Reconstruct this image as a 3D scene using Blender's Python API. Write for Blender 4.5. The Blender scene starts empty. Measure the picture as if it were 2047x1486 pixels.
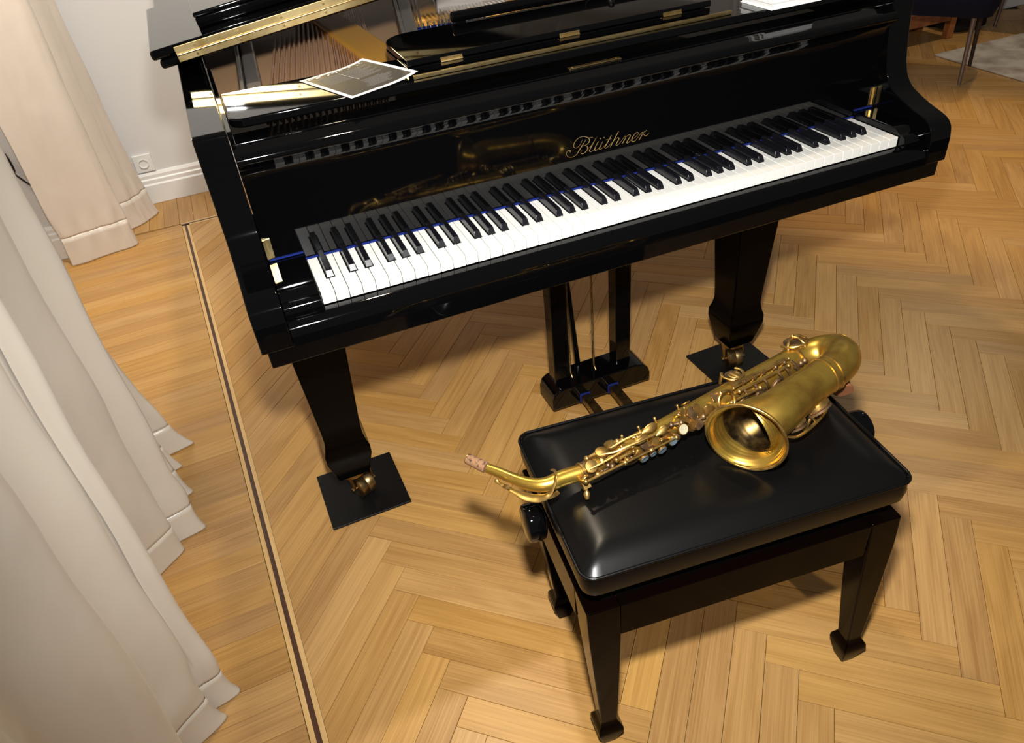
import bpy, bmesh, math, random
from mathutils import Vector, Matrix
random.seed(7)
SC = bpy.context.scene
COL = SC.collection
PI = math.pi

# ------------------------------------------------------------------ camera
F_PX, W_PX, H_PX = 1520.04, 2047, 1486
ROT = Matrix(((0.921987673, 0.294352155, -0.251586048), (-0.37744363, 0.538102265, -0.753645977), (-0.086458295, 0.789811852, 0.607225001)))
CAM_POS = Vector((-0.0636, -1.1563, 1.3771))
cd = bpy.data.cameras.new('camera')
cd.sensor_fit = 'HORIZONTAL'; cd.sensor_width = 36.0
cd.lens = F_PX / W_PX * 36.0
cd.clip_start = 0.02; cd.clip_end = 60
cam = bpy.data.objects.new('camera', cd); COL.objects.link(cam)
cam.matrix_world = Matrix.Translation(CAM_POS) @ ROT.to_4x4()
SC.camera = cam

# ------------------------------------------------------------------ view transform, ambient light
SC.view_settings.view_transform = 'Standard'
SC.view_settings.look = 'None'
SC.view_settings.exposure = 0.0
SC.view_settings.gamma = 1.0
SC.view_settings.use_curve_mapping = False
wd = bpy.data.worlds.new('world'); SC.world = wd; wd.use_nodes = True
bgn = wd.node_tree.nodes['Background']
bgn.inputs[0].default_value = (1.0, 0.93, 0.84, 1); bgn.inputs[1].default_value = 0.105

def lamp(name, kind, loc, power, color, size=0.1, target=None, spot=None, blend=0.5):
    d = bpy.data.lights.new(name, kind)
    d.energy = power; d.color = color
    if kind == 'AREA':
        d.shape = 'DISK'; d.size = size
    else:
        d.shadow_soft_size = size
    if kind == 'SPOT':
        d.spot_size = spot; d.spot_blend = blend
    o = bpy.data.objects.new(name, d); COL.objects.link(o)
    o.location = loc
    if target is not None:
        o.rotation_euler = (Vector(target) - Vector(loc)).to_track_quat('-Z', 'Y').to_euler()
    return o
# the photographer's flash, mounted above the lens
lamp('camera_flash', 'SPOT', (-0.005, -1.05, 1.535), 200, (1.0, 0.985, 0.96), 0.035, (0.68, 0.18, 0.50), 1.95, 1.0)
# warm ceiling downlights of the room
for i, (x, y, pw) in enumerate(((2.6, 0.95, 22), (0.35, 0.9, 14), (4.2, 1.9, 10))):
    lamp('ceiling_downlight', 'SPOT', (x, y, 2.75), pw * 6, (1.0, 0.72, 0.38) if i == 0 else (1.0, 0.84, 0.62), 0.05, (x, y, 0), 0.75 if i == 0 else 2.3, 0.6)

lamp('ceiling_downlight', 'SPOT', (-0.30, 1.15, 2.75), 170, (1.0, 0.95, 0.88), 0.06, (-0.45, 2.5, 0.6), 1.7, 0.8)
# the lamp on the cord, standing between the curtains outside the picture
lamp('floor_lamp_bulb', 'POINT', (-1.02, 1.70, 1.25), 9, (1.0, 0.84, 0.68), 0.08)

# ------------------------------------------------------------------ helpers
def V(*a): return Vector(a)

def finish(name, me, mat, parent=None, smooth=None, bevel=0.0, seg=2):
    o = bpy.data.objects.new(name, me); COL.objects.link(o)
    if mat is not None:
        if isinstance(mat, (list, tuple)):
            for m in mat: me.materials.append(m)
        else: me.materials.append(mat)
    if smooth is not None:
        for p in me.polygons: p.use_smooth = True
        me.set_sharp_from_angle(angle=math.radians(smooth))
    if bevel:
        b = o.modifiers.new('bevel', 'BEVEL'); b.width = bevel; b.segments = seg
        b.limit_method = 'ANGLE'; b.angle_limit = math.radians(38)
        b.use_clamp_overlap = True
        if smooth is None:
            for p in me.polygons: p.use_smooth = True
            me.set_sharp_from_angle(angle=math.radians(30))
        b.harden_normals = True
    if parent is not None: o.parent = parent
    return o

class MB:
    """collects shapes into one mesh"""
    def __init__(s): s.v = []; s.f = []
    def add(s, vs, fs):
        n = len(s.v); s.v += [Vector(v) for v in vs]; s.f += [tuple(i + n for i in f) for f in fs]
    def box(s, a, b, M=None):
        x0, y0, z0 = a; x1, y1, z1 = b
        vs = [V(x, y, z) for z in (z0, z1) for y in (y0, y1) for x in (x0, x1)]
        if M is not None: vs = [M @ v for v in vs]
        s.add(vs, [(0, 2, 3, 1), (4, 5, 7, 6), (0, 1, 5, 4), (1, 3, 7, 5), (3, 2, 6, 7), (2, 0, 4, 6)])
    def prism(s, poly, h0, h1, axis='x', M=None):
        """poly: 2D outline (ccw or cw), extruded from h0 to h1 along axis"""
        n = len(poly)
        def mk(p, h):
            if axis == 'x': return V(h, p[0], p[1])
            if axis == 'y': return V(p[0], h, p[1])
            return V(p[0], p[1], h)
        vs = [mk(p, h0) for p in poly] + [mk(p, h1) for p in poly]
        if M is not None: vs = [M @ v for v in vs]
        fs = [tuple(range(n)), tuple(range(2 * n - 1, n - 1, -1))]
        fs += [(i, i + n, (i + 1) % n + n, (i + 1) % n) for i in range(n)]
        s.add(vs, fs)
    def loft(s, rings, cap=True, close=True):
        n = len(rings[0]); vs = [v for r in rings for v in r]; fs = []
        for k in range(len(rings) - 1):
            for i in range(n if close else n - 1):
                j = (i + 1) % n
                fs.append((k * n + i, k * n + j, (k + 1) * n + j, (k + 1) * n + i))
        if cap:
            fs.append(tuple(range(n - 1, -1, -1)))
            m = (len(rings) - 1) * n; fs.append(tuple(range(m, m + n)))
        s.add(vs, fs)
    def tube(s, pts, rad, n=12, cap=True, squash=1.0, up=None):
        pts = [Vector(p) for p in pts]
        if not isinstance(rad, (list, tuple)): rad = [rad] * len(pts)
        rings = []; prev = None
        for i, p in enumerate(pts):
            t = (pts[min(i + 1, len(pts) - 1)] - pts[max(i - 1, 0)]).normalized()
            if prev is None:
                a = Vector(up) if up is not None else (V(0, 0, 1) if abs(t.z) < 0.9 else V(1, 0, 0))
            else: a = prev
            a = (a - t * a.dot(t)).normalized(); b = t.cross(a); prev = a
            rings.append([p + (a * math.cos(2 * PI * k / n) * squash + b * math.sin(2 * PI * k / n)) * rad[i] for k in range(n)])
        s.loft(rings, cap)
    def lathe(s, prof, o, axis, n=32, cap=False):
        """prof: (distance along axis, radius)"""
        ax = Vector(axis).normalized(); o = Vector(o)
        a = V(0, 0, 1) if abs(ax.z) < 0.9 else V(1, 0, 0)
        a = (a - ax * a.dot(ax)).normalized(); b = ax.cross(a)
        s.loft([[o + ax * h + (a * math.cos(2 * PI * k / n) + b * math.sin(2 * PI * k / n)) * r for k in range(n)] for h, r in prof], cap)
    def ball(s, o, r, n=10):
        m = n // 2 + 1
        s.lathe([(-r * math.cos(PI * i / m), max(r * math.sin(PI * i / m), r * 0.02)) for i in range(m + 1)], o, (0, 0, 1), n, True)
    def disc(s, o, axis, r, h, n=20, dome=0.0):
        ax = Vector(axis).normalized()
        pr = [(0, r * 0.9), (0, r), (h * 0.7, r), (h, r * 0.9)]
        if dome: pr += [(h + dome * 0.6, r * 0.6), (h + dome, r * 0.05)]
        s.lathe(pr, o, ax, n, True)
    def build(s, name, mat, parent=None, smooth=None, bevel=0.0, seg=2, clean=True):
        me = bpy.data.meshes.new(name)
        me.from_pydata([tuple(v) for v in s.v], [], s.f); me.validate(); me.update()
        if clean:
            bm = bmesh.new(); bm.from_mesh(me)
            bmesh.ops.remove_doubles(bm, verts=bm.verts, dist=1e-7); bmesh.ops.recalc_face_normals(bm, faces=bm.faces); bm.to_mesh(me); bm.free()
        return finish(name, me, mat, parent, smooth, bevel, seg)

def spline(pts, n=8):
    """Catmull-Rom through points (any dimension)"""
    P = [Vector(p) for p in pts]; out = []
    for i in range(len(P) - 1):
        p0 = P[max(i - 1, 0)]; p1 = P[i]; p2 = P[i + 1]; p3 = P[min(i + 2, len(P) - 1)]
        for k in range(n):
            t = k / n
            out.append(0.5 * ((2 * p1) + (p2 - p0) * t + (2 * p0 - 5 * p1 + 4 * p2 - p3) * t * t + (3 * p1 - p0 - 3 * p2 + p3) * t ** 3))
    out.append(P[-1]); return out

def lerp_list(vals, n):
    out = []
    for i in range(n):
        t = i / (n - 1) * (len(vals) - 1); k = min(int(t), len(vals) - 2); f = t - k
        out.append(vals[k] * (1 - f) + vals[k + 1] * f)
    return out

def thing(name, label, cat, loc=(0, 0, 0), rotz=0.0, group=None):
    o = bpy.data.objects.new(name, None); COL.objects.link(o)
    o.empty_display_size = 0.05
    o.location = loc; o.rotation_euler = (0, 0, rotz)
    o['label'] = label; o['category'] = cat
    if group: o['group'] = group
    return o
def tag(o, label, cat, group=None):
    o['label'] = label; o['category'] = cat
    if group: o['group'] = group
    return o
def struct(o): o['kind'] = 'structure'; return o

# ------------------------------------------------------------------ materials
def mat(name, color, rough=0.5, metal=0.0, spec=0.5, coat=0.0, sheen=0.0, emit=None):
    m = bpy.data.materials.new(name); m.use_nodes = True
    b = m.node_tree.nodes['Principled BSDF']
    b.inputs['Base Color'].default_value = (*color, 1); b.inputs['Roughness'].default_value = rough
    b.inputs['Metallic'].default_value = metal; b.inputs['Specular IOR Level'].default_value = spec
    b.inputs['Coat Weight'].default_value = coat; b.inputs['Coat Roughness'].default_value = 0.05
    b.inputs['Sheen Weight'].default_value = sheen
    return m
def nodes(m): return m.node_tree.nodes, m.node_tree.links, m.node_tree.nodes['Principled BSDF']
def noise_bump(m, scale, strength, dist=0.001, detail=4, stretch=None):
    N, L, b = nodes(m)
    tc = N.new('ShaderNodeTexCoord'); nz = N.new('ShaderNodeTexNoise'); bp = N.new('ShaderNodeBump')
    nz.inputs['Scale'].default_value = scale; nz.inputs['Detail'].default_value = detail
    src = tc.outputs['Object']
    if stretch:
        mp = N.new('ShaderNodeMapping'); mp.inputs['Scale'].default_value = stretch; L.new(src, mp.inputs[0]); src = mp.outputs[0]
    L.new(src, nz.inputs['Vector'])
    bp.inputs['Strength'].default_value = strength; bp.inputs['Distance'].default_value = dist
    L.new(nz.outputs['Fac'], bp.inputs['Height']); L.new(bp.outputs[0], b.inputs['Normal'])
    return nz
def noise_color(m, c1, c2, scale, lo=0.35, hi=0.65, detail=5, rough=None):
    N, L, b = nodes(m)
    tc = N.new('ShaderNodeTexCoord'); nz = N.new('ShaderNodeTexNoise'); r = N.new('ShaderNodeValToRGB')
    nz.inputs['Scale'].default_value = scale; nz.inputs['Detail'].default_value = detail
    L.new(tc.outputs['Object'], nz.inputs['Vector']); L.new(nz.outputs['Fac'], r.inputs[0])
    r.color_ramp.elements[0].position = lo; r.color_ramp.elements[0].color = (*c1, 1)
    r.color_ramp.elements[1].position = hi; r.color_ramp.elements[1].color = (*c2, 1)
    L.new(r.outputs[0], b.inputs['Base Color'])
    if rough:
        mr = N.new('ShaderNodeMapRange'); L.new(nz.outputs['Fac'], mr.inputs[0])
        mr.inputs[1].default_value = 0.3; mr.inputs[2].default_value = 0.7
        mr.inputs[3].default_value = rough[0]; mr.inputs[4].default_value = rough[1]
        L.new(mr.outputs[0], b.inputs['Roughness'])
    return nz

def oak(name, dark, light, rough=0.34):
    """oak with grain along local x; per-plank tone from object random and a baked 'plank_tone' attribute"""
    m = bpy.data.materials.new(name); m.use_nodes = True
    N, L, b = nodes(m)
    at = N.new('ShaderNodeAttribute'); at.attribute_name = 'grain_co'
    tn = N.new('ShaderNodeAttribute'); tn.attribute_name = 'plank_tone'
    oi = N.new('ShaderNodeObjectInfo')
    sm = N.new('ShaderNodeMath'); sm.operation = 'ADD'; L.new(oi.outputs['Random'], sm.inputs[0]); L.new(tn.outputs['Fac'], sm.inputs[1])
    fr = N.new('ShaderNodeMath'); fr.operation = 'FRACT'; L.new(sm.outputs[0], fr.inputs[0])
    off = N.new('ShaderNodeVectorMath'); off.operation = 'SCALE'; off.inputs[0].default_value = (37.0, 91.0, 53.0); L.new(fr.outputs[0], off.inputs[3])
    co = N.new('ShaderNodeVectorMath'); co.operation = 'ADD'; L.new(at.outputs['Vector'], co.inputs[0]); L.new(off.outputs[0], co.inputs[1])
    def nz(scale, sc, detail=4, dist=0.0):
        mp = N.new('ShaderNodeMapping'); mp.inputs['Scale'].default_value = sc; L.new(co.outputs[0], mp.inputs[0])
        n = N.new('ShaderNodeTexNoise'); n.inputs['Scale'].default_value = scale; n.inputs['Detail'].default_value = detail
        n.inputs['Distortion'].default_value = dist; L.new(mp.outputs[0], n.inputs['Vector']); return n
    g1 = nz(7.0, (0.16, 1.6, 1), 3, 1.0)      # broad figure
    g2 = nz(110.0, (0.045, 3.0, 1), 3)          # fine pores
    wv = N.new('ShaderNodeMath'); wv.operation = 'MULTIPLY'; wv.inputs[1].default_value = 34.0; L.new(g1.outputs['Fac'], wv.inputs[0])
    sn = N.new('ShaderNodeMath'); sn.operation = 'SINE'; L.new(wv.outputs[0], sn.inputs[0])
    a1 = N.new('ShaderNodeMath'); a1.operation = 'MULTIPLY'; a1.inputs[1].default_value = 0.075; L.new(sn.outputs[0], a1.inputs[0])
    a2 = N.new('ShaderNodeMath'); a2.operation = 'MULTIPLY_ADD'; a2.inputs[1].default_value = 0.80; L.new(g2.outputs['Fac'], a2.inputs[0]); L.new(a1.outputs[0], a2.inputs[2])
    a3 = N.new('ShaderNodeMath'); a3.operation = 'MULTIPLY_ADD'; a3.inputs[1].default_value = 0.30; L.new(fr.outputs[0], a3.inputs[0]); L.new(a2.outputs[0], a3.inputs[2])
    r = N.new('ShaderNodeValToRGB'); L.new(a3.outputs[0], r.inputs[0])
    r.color_ramp.elements[0].position = 0.20; r.color_ramp.elements[0].color = (*dark, 1)
    r.color_ramp.elements[1].position = 0.85; r.color_ramp.elements[1].color = (*light, 1)
    # warmth varies from plank to plank
    hs = N.new('ShaderNodeHueSaturation'); L.new(r.outputs[0], hs.inputs['Color'])
    f2 = N.new('ShaderNodeMath'); f2.operation = 'MULTIPLY'; f2.inputs[1].default_value = 7.31; L.new(fr.outputs[0], f2.inputs[0])
    f3 = N.new('ShaderNodeMath'); f3.operation = 'FRACT'; L.new(f2.outputs[0], f3.inputs[0])
    mr = N.new('ShaderNodeMapRange'); L.new(f3.outputs[0], mr.inputs[0]); mr.inputs[3].default_value = 0.99; mr.inputs[4].default_value = 1.08
    L.new(mr.outputs[0], hs.inputs['Saturation'])
    L.new(hs.outputs[0], b.inputs['Base Color'])
    b.inputs['Roughness'].default_value = rough; b.inputs['Specular IOR Level'].default_value = 0.35
    bp = N.new('ShaderNodeBump'); bp.inputs['Strength'].default_value = 0.12; bp.inputs['Distance'].default_value = 0.0008
    L.new(g2.outputs['Fac'], bp.inputs['Height']); L.new(bp.outputs[0], b.inputs['Normal'])
    return m

M = {}
M['oak'] = oak('oak_parquet', (0.33, 0.170, 0.054), (0.56, 0.330, 0.122))
M['oak_light'] = oak('pale_oak_inlay', (0.52, 0.32, 0.13), (0.74, 0.50, 0.24))
M['wenge'] = oak('dark_inlay', (0.035, 0.014, 0.008), (0.09, 0.040, 0.022))
M['gap'] = mat('floor_gap', (0.05, 0.025, 0.012), 0.9)
M['lacquer'] = mat('black_piano_lacquer', (0.0012, 0.0012, 0.0014), 0.04, 0, 0.32)
M['lacquer_old'] = mat('worn_black_lacquer', (0.004, 0.0032, 0.0028), 0.16, 0, 0.38)
noise_bump(M['lacquer_old'], 60, 0.06, 0.0006)
M['satin_black'] = mat('satin_black_lacquer', (0.0009, 0.0007, 0.0006), 0.15, 0, 0.07)
M['ivory'] = mat('white_key_top', (0.80, 0.78, 0.72), 0.22, 0, 0.4)
M['ebony'] = mat('black_key', (0.005, 0.005, 0.007), 0.22, 0, 0.5)
M['brass'] = mat('polished_brass', (0.80, 0.56, 0.20), 0.26, 1.0)
noise_color(M['brass'], (0.70, 0.48, 0.17), (0.95, 0.74, 0.36), 30, 0.3, 0.6)
M['brass_old'] = mat('aged_brass', (0.30, 0.20, 0.08), 0.35, 1.0)
noise_color(M['brass_old'], (0.12, 0.08, 0.035), (0.42, 0.29, 0.12), 50, 0.3, 0.7)
M['felt_blue'] = mat('blue_felt', (0.008, 0.018, 0.13), 0.95, 0, 0.1)
M['gold_decal'] = mat('gold_lettering', (0.26, 0.165, 0.055), 0.4, 0.3)
M['plate'] = mat('gold_iron_plate', (0.70, 0.34, 0.05), 0.45, 0.15, 0.35)
M['soundboard'] = mat('tan_soundboard', (0.60, 0.36, 0.19), 0.5)
M['steel'] = mat('steel', (0.55, 0.54, 0.52), 0.28, 1.0)
M['copper'] = mat('copper_winding', (0.60, 0.33, 0.20), 0.45, 0.2)
M['iron'] = mat('grey_iron', (0.28, 0.25, 0.22), 0.4, 0.5)
M['leather'] = mat('black_leather', (0.0020, 0.0019, 0.0019), 0.30, 0, 0.25)
noise_bump(M['leather'], 900, 0.10, 0.0004, 2)
M['bench_wood'] = mat('dark_lacquered_wood', (0.0016, 0.0006, 0.0005), 0.11, 0, 0.06)
M['rubber'] = mat('black_plate', (0.004, 0.004, 0.004), 0.40, 0, 0.25)
M['sax'] = mat('worn_brass_lacquer', (0.66, 0.45, 0.10), 0.36, 0.92)
noise_color(M['sax'], (0.30, 0.17, 0.030), (0.62, 0.40, 0.072), 22, 0.32, 0.55, 6, (0.42, 0.24))
noise_bump(M['sax'], 70, 0.05, 0.001)
M['bore'] = mat('tarnished_bore', (0.10, 0.06, 0.02), 0.35, 0.9); noise_color(M['bore'], (0.03, 0.018, 0.008), (0.16, 0.10, 0.03), 45, 0.4, 0.62)
M['sax_key'] = mat('brass_key', (0.60, 0.40, 0.15), 0.34, 0.95)
noise_color(M['sax_key'], (0.26, 0.145, 0.04), (0.58, 0.37, 0.11), 60, 0.3, 0.55)
M['sax_dark'] = mat('tarnished_brass', (0.20, 0.12, 0.06), 0.45, 0.85)
noise_color(M['sax_dark'], (0.06, 0.035, 0.02), (0.26, 0.16, 0.075), 60, 0.3, 0.65)
M['pad'] = mat('leather_pad', (0.20, 0.075, 0.03), 0.6)
M['pearl'] = mat('blue_grey_pearl', (0.09, 0.12, 0.14), 0.18, 0, 0.5, 0.3)
M['pearl_cream'] = mat('cream_pearl', (0.36, 0.33, 0.22), 0.25, 0, 0.5, 0.3)
M['cork'] = mat('cork', (0.2, 0.1, 0.05), 0.75); noise_color(M['cork'], (0.04, 0.02, 0.012), (0.22, 0.11, 0.05), 160, 0.36, 0.5)
M['curtain'] = mat('cream_satin', (0.63, 0.565, 0.475), 0.33, 0, 0.5, 0, 0.15)
noise_bump(M['curtain'], 10.0, 0.5, 0.012, 2, (1, 1, 0.45))
M['curtain_warm'] = mat('ivory_satin', (0.68, 0.61, 0.53), 0.36, 0, 0.5, 0, 0.15)
noise_bump(M['curtain_warm'], 10.0, 0.5, 0.012, 2, (1, 1, 0.45))
M['wall'] = mat('grey_white_wall', (0.68, 0.675, 0.665), 0.65, 0, 0.3); noise_bump(M['wall'], 180, 0.08, 0.001)
M['white_paint'] = mat('white_gloss_paint', (0.80, 0.79, 0.76), 0.35)
M['plastic_white'] = mat('white_plastic', (0.80, 0.80, 0.78), 0.3)
M['plastic_black'] = mat('black_plastic', (0.012, 0.012, 0.012), 0.4)
M['paper'] = mat('white_paper', (0.82, 0.82, 0.80), 0.55)
M['print'] = mat('dark_print', (0.045, 0.040, 0.036), 0.35, 0, 0.4)
M['print_light'] = mat('light_print', (0.30, 0.29, 0.28), 0.5)
M['navy'] = mat('navy_upholstery', (0.003, 0.004, 0.012), 0.85, 0, 0.2)
M['black_cloth'] = mat('black_cloth', (0.004, 0.004, 0.006), 0.9)
M['orange_wood'] = mat('orange_wood', (0.36, 0.12, 0.03), 0.4); noise_color(M['orange_wood'], (0.22, 0.06, 0.015), (0.42, 0.16, 0.045), 14)
M['chair_leg'] = mat('bronze_leg', (0.20, 0.17, 0.17), 0.35, 0.8)
M['chair_leg_dark'] = mat('dark_leg', (0.035, 0.02, 0.012), 0.4, 0.3)
M['rug'] = mat('grey_beige_rug', (0.40, 0.33, 0.27), 0.95); noise_color(M['rug'], (0.30, 0.235, 0.19), (0.56, 0.50, 0.42), 7, 0.35, 0.62); 

# ------------------------------------------------------------------ floor: oak herringbone with a strip inlay and straight border
fb = MB(); fb.box((-1.6, -2.6, -0.05), (6.5, 3.2, -0.0125))
floor = struct(fb.build('floor', M['gap']))
LO = V(0.0231, -0.0913); LW, LL, PHI = 0.0625, 0.4081, math.radians(4.39)
s2 = 2 ** -0.5
def rot2(a, x, y): return V(math.cos(a) * x - math.sin(a) * y, math.sin(a) * x + math.cos(a) * y)
LU, LV = rot2(PHI, s2, -s2), rot2(PHI, -s2, -s2)
SA, SB = V(-0.352, 2.211), V(-0.241, -0.326)          # centre line of the inlay strip
SD = (SA - SB).normalized(); SN = V(-SD.y, SD.x)        # SN points left, towards the curtains
YB = 2.215                                              # where the inlay turns along the back wall
GAP, CH, TH = 0.0004, 0.0005, 0.012

def plank_mesh(poly, name, tone=None, ang=0.0, c=None):
    """prism of a 2D outline in plank coordinates with a chamfered upper edge"""
    cx = sum(p[0] for p in poly) / len(poly); cy = sum(p[1] for p in poly) / len(poly)
    n = len(poly)
    vs = [(x, y, -TH) for x, y in poly] + [(x, y, -CH) for x, y in poly]
    top = []
    for x, y in poly:
        dx, dy = cx - x, cy - y
        top.append((x + math.copysign(min(CH, abs(dx)), dx), y + math.copysign(min(CH, abs(dy)), dy), 0.0))
    vs += top
    fs = []
    for i in range(n):
        j = (i + 1) % n
        fs += [(i, j, j + n, i + n), (i + n, j + n, j + 2 * n, i + 2 * n)]
    fs.append(tuple(range(2 * n, 3 * n)))
    return vs, fs

def grain(me, cos, tones):
    a = me.attributes.new('grain_co', 'FLOAT_VECTOR', 'POINT'); a.data.foreach_set('vector', [c for v in cos for c in v])
    b = me.attributes.new('plank_tone', 'FLOAT', 'POINT'); b.data.foreach_set('value', tones)

def clip(poly, p0, nrm):
    """keep the side where (p-p0).nrm <= 0"""
    out = []
    for i in range(len(poly)):
        a, b = poly[i], poly[(i + 1) % len(poly)]
        da, db = (a - p0).dot(nrm), (b - p0).dot(nrm)
        if da <= 0: out.append(a)
        if da * db < 0: out.append(a + (b - a) * (da / (da - db)))
    return out

def project(x, y, z=0.0):
    c = ROT.transposed() @ (V(x, y, z) - CAM_POS)
    if c.z > -0.05: return None
    return V(W_PX / 2 + F_PX * c.x / -c.z, H_PX / 2 - F_PX * c.y / -c.z, -c.z)
HID = [(372, 250), (530, 715), (545, 740), (1880, 350), (1885, 250), (1815, 130), (1830, 0), (330, 0)]
HID2 = [(1060, 880), (1180, 1230), (1820, 1010), (1650, 770), (1100, 860)]
HID3 = [(0, 0), (0, 1486), (400, 1486), (440, 1380), (360, 1000), (290, 820), (60, 420)]
def inside(p, poly):
    r = False
    for i in range(len(poly)):
        (x1, y1), (x2, y2) = poly[i], poly[i - 1]
        if (y1 > p[1]) != (y2 > p[1]) and p[0] < (x2 - x1) * (p[1] - y1) / (y2 - y1) + x1: r = not r
    return r
def rank(poly, w, l):
    """rough number of pixels that the photograph's viewpoint gets of this plank"""
    c = V(sum(p.x for p in poly), sum(p.y for p in poly)) / len(poly); seen = 0
    for f in (0.1, 0.3, 0.5, 0.7, 0.9):
        a = poly[0] + (poly[1] - poly[0]) * f; b = poly[-1] + (poly[-2] - poly[-1]) * f
        q = project(*((a + b) / 2))
        if q and -60 < q.x < W_PX + 60 and -60 < q.y < H_PX + 60 and not any(inside(q, h) for h in (HID, HID2, HID3)): seen += 1
    q = project(c.x, c.y)
    return 0 if q is None else seen * w * l / (q.z ** 3)

planks = []
YW = 2.55
hx, hy = LL / 2 - GAP, LW / 2 - GAP
for i in range(-60, 60):
    for j in range(-12, 14):
        P = LO + LU * (i * LW + j * LL) + LV * (i * LW - j * LL)
        for c, d in ((P + LU * LL / 2 + LV * LW / 2, LU), (P + LU * LW / 2 + LV * (LW + LL / 2), LV)):
            if not (-1.0 < c.x < 5.9 and -1.5 < c.y < 2.6): continue
            ang = math.atan2(d.y, d.x); e = V(-d.y, d.x)
            quad = [c + d * sx * hx + e * sy * hy for sx, sy in ((-1, -1), (1, -1), (1, 1), (-1, 1))]
            pl = clip(quad, SB - SN * 0.0160, SN)
            if len(pl) < 3: continue
            pl = clip(pl, V(0, YB - 0.016 if c.x < 0.62 else YW - 0.004), V(0, 1))
            if len(pl) < 3: continue
            cut = len(pl) != 4 or any((a - b).length > 1e-6 for a, b in zip(pl, quad))
            planks.append((rank(quad, LW, LL), c, ang, d, e, pl if cut else None))
planks.sort(key=lambda t: -t[0])
fullv, fullf = plank_mesh([(-hx, -hy), (hx, -hy), (hx, hy), (-hx, hy)], 'plank')
pm = bpy.data.meshes.new('plank'); pm.from_pydata(fullv, [], fullf); pm.update(); grain(pm, fullv, [0.0] * len(fullv)); pm.materials.append(M['oak'])
rest_v, rest_f, rest_c, rest_t = [], [], [], []
def add_rest(vs, fs, c, d, e, tone):
    n = len(rest_v)
    for v in vs:
        w = c + d * v[0] + e * v[1]; rest_v.append((w.x, w.y, v[2])); rest_c.append(v); rest_t.append(tone)
    rest_f.extend([tuple(k + n for k in f) for f in fs])
for k, (rk, c, ang, d, e, pl) in enumerate(planks):
    if pl is None: vs, fs = fullv, fullf
    else:
        loc = [((p - c).dot(d), (p - c).dot(e)) for p in pl]; vs, fs = plank_mesh(loc, 'plank')
    if k < 296 and rk > 0:
        if pl is None: me = pm
        else:
            me = bpy.data.meshes.new('plank_cut'); me.from_pydata(vs, [], fs); me.update(); grain(me, vs, [0.0] * len(vs)); me.materials.append(M['oak'])
        o = bpy.data.objects.new('plank', me); COL.objects.link(o); o.parent = floor
        o.location = (c.x, c.y, random.uniform(-0.0003, 0.0)); o.rotation_euler = (0, 0, ang)
    else:
        add_rest(vs, fs, c, d, e, random.random())
me = bpy.data.meshes.new('parquet_remainder'); me.from_pydata(rest_v, [], rest_f); me.update(); grain(me, rest_c, rest_t)
o = finish('parquet_remainder', me, M['oak'], floor); o['kind'] = 'stuff'
# straight border planks between the inlay and the window wall
BL = 0.62
bv, bf = plank_mesh([(-BL / 2 + GAP, -hy), (BL / 2 - GAP, -hy), (BL / 2 - GAP, hy), (-BL / 2 + GAP, hy)], 'border_plank')
bme = bpy.data.meshes.new('border_plank'); bme.from_pydata(bv, [], bf); bme.update(); grain(bme, bv, [0.0] * len(bv)); bme.materials.append(M['oak'])
ang = math.atan2(SN.y, SN.x)
for k in range(-7, 41):
    c = SB + SD * (k * LW + 0.02) + SN * (0.0165 + BL / 2)
    if c.y - 0.03 > YB + 0.03 or c.y < -0.8: continue
    o = bpy.data.objects.new('border_plank', bme); COL.objects.link(o); o.parent = floor
    o.location = (c.x, c.y, random.uniform(-0.0003, 0)); o.rotation_euler = (0, 0, ang)
for k in range(10):
    o = bpy.data.objects.new('border_plank', bme); COL.objects.link(o); o.parent = floor
    o.location = (-0.72 + k * LW, YB + 0.017 + BL / 2, random.uniform(-0.0003, 0)); o.rotation_euler = (0, 0, PI / 2)
rb = MB(); rb.box((-0.72 + 9.5 * LW, YB + 0.017, -0.012), (0.62, YB + 0.6, 0)); me = rb.build('border_remainder', M['oak'], floor)
grain(me.data, [tuple(v.co) for v in me.data.vertices], [0.3] * len(me.data.vertices)); me['kind'] = 'stuff'
# inlay: pale, dark, pale
for lo, hi, mt in ((-0.0155, -0.0052, 'oak_light'), (-0.0050, 0.0050, 'wenge'), (0.0052, 0.0155, 'oak_light')):
    b = MB(); a0, a1 = SB - SD * 0.7, SA
    poly = [a0 + SN * lo, a1 + SN * lo, a1 + SN * hi, a0 + SN * hi]
    b.prism([(p.x, p.y) for p in poly], -0.012, 0.0, 'z'); o = b.build('inlay_strip', M[mt], floor)
    grain(o.data, [((Vector(v.co).xy - a0).dot(SD), (Vector(v.co).xy - a0).dot(SN), 0) for v in o.data.vertices], [0.1] * len(o.data.vertices))
    b = MB(); b.box((-0.37, YB + lo, -0.012), (0.62, YB + hi, 0.0)); o = b.build('inlay_strip', M[mt], floor)
    grain(o.data, [tuple(v.co) for v in o.data.vertices], [0.1] * len(o.data.vertices))

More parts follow.
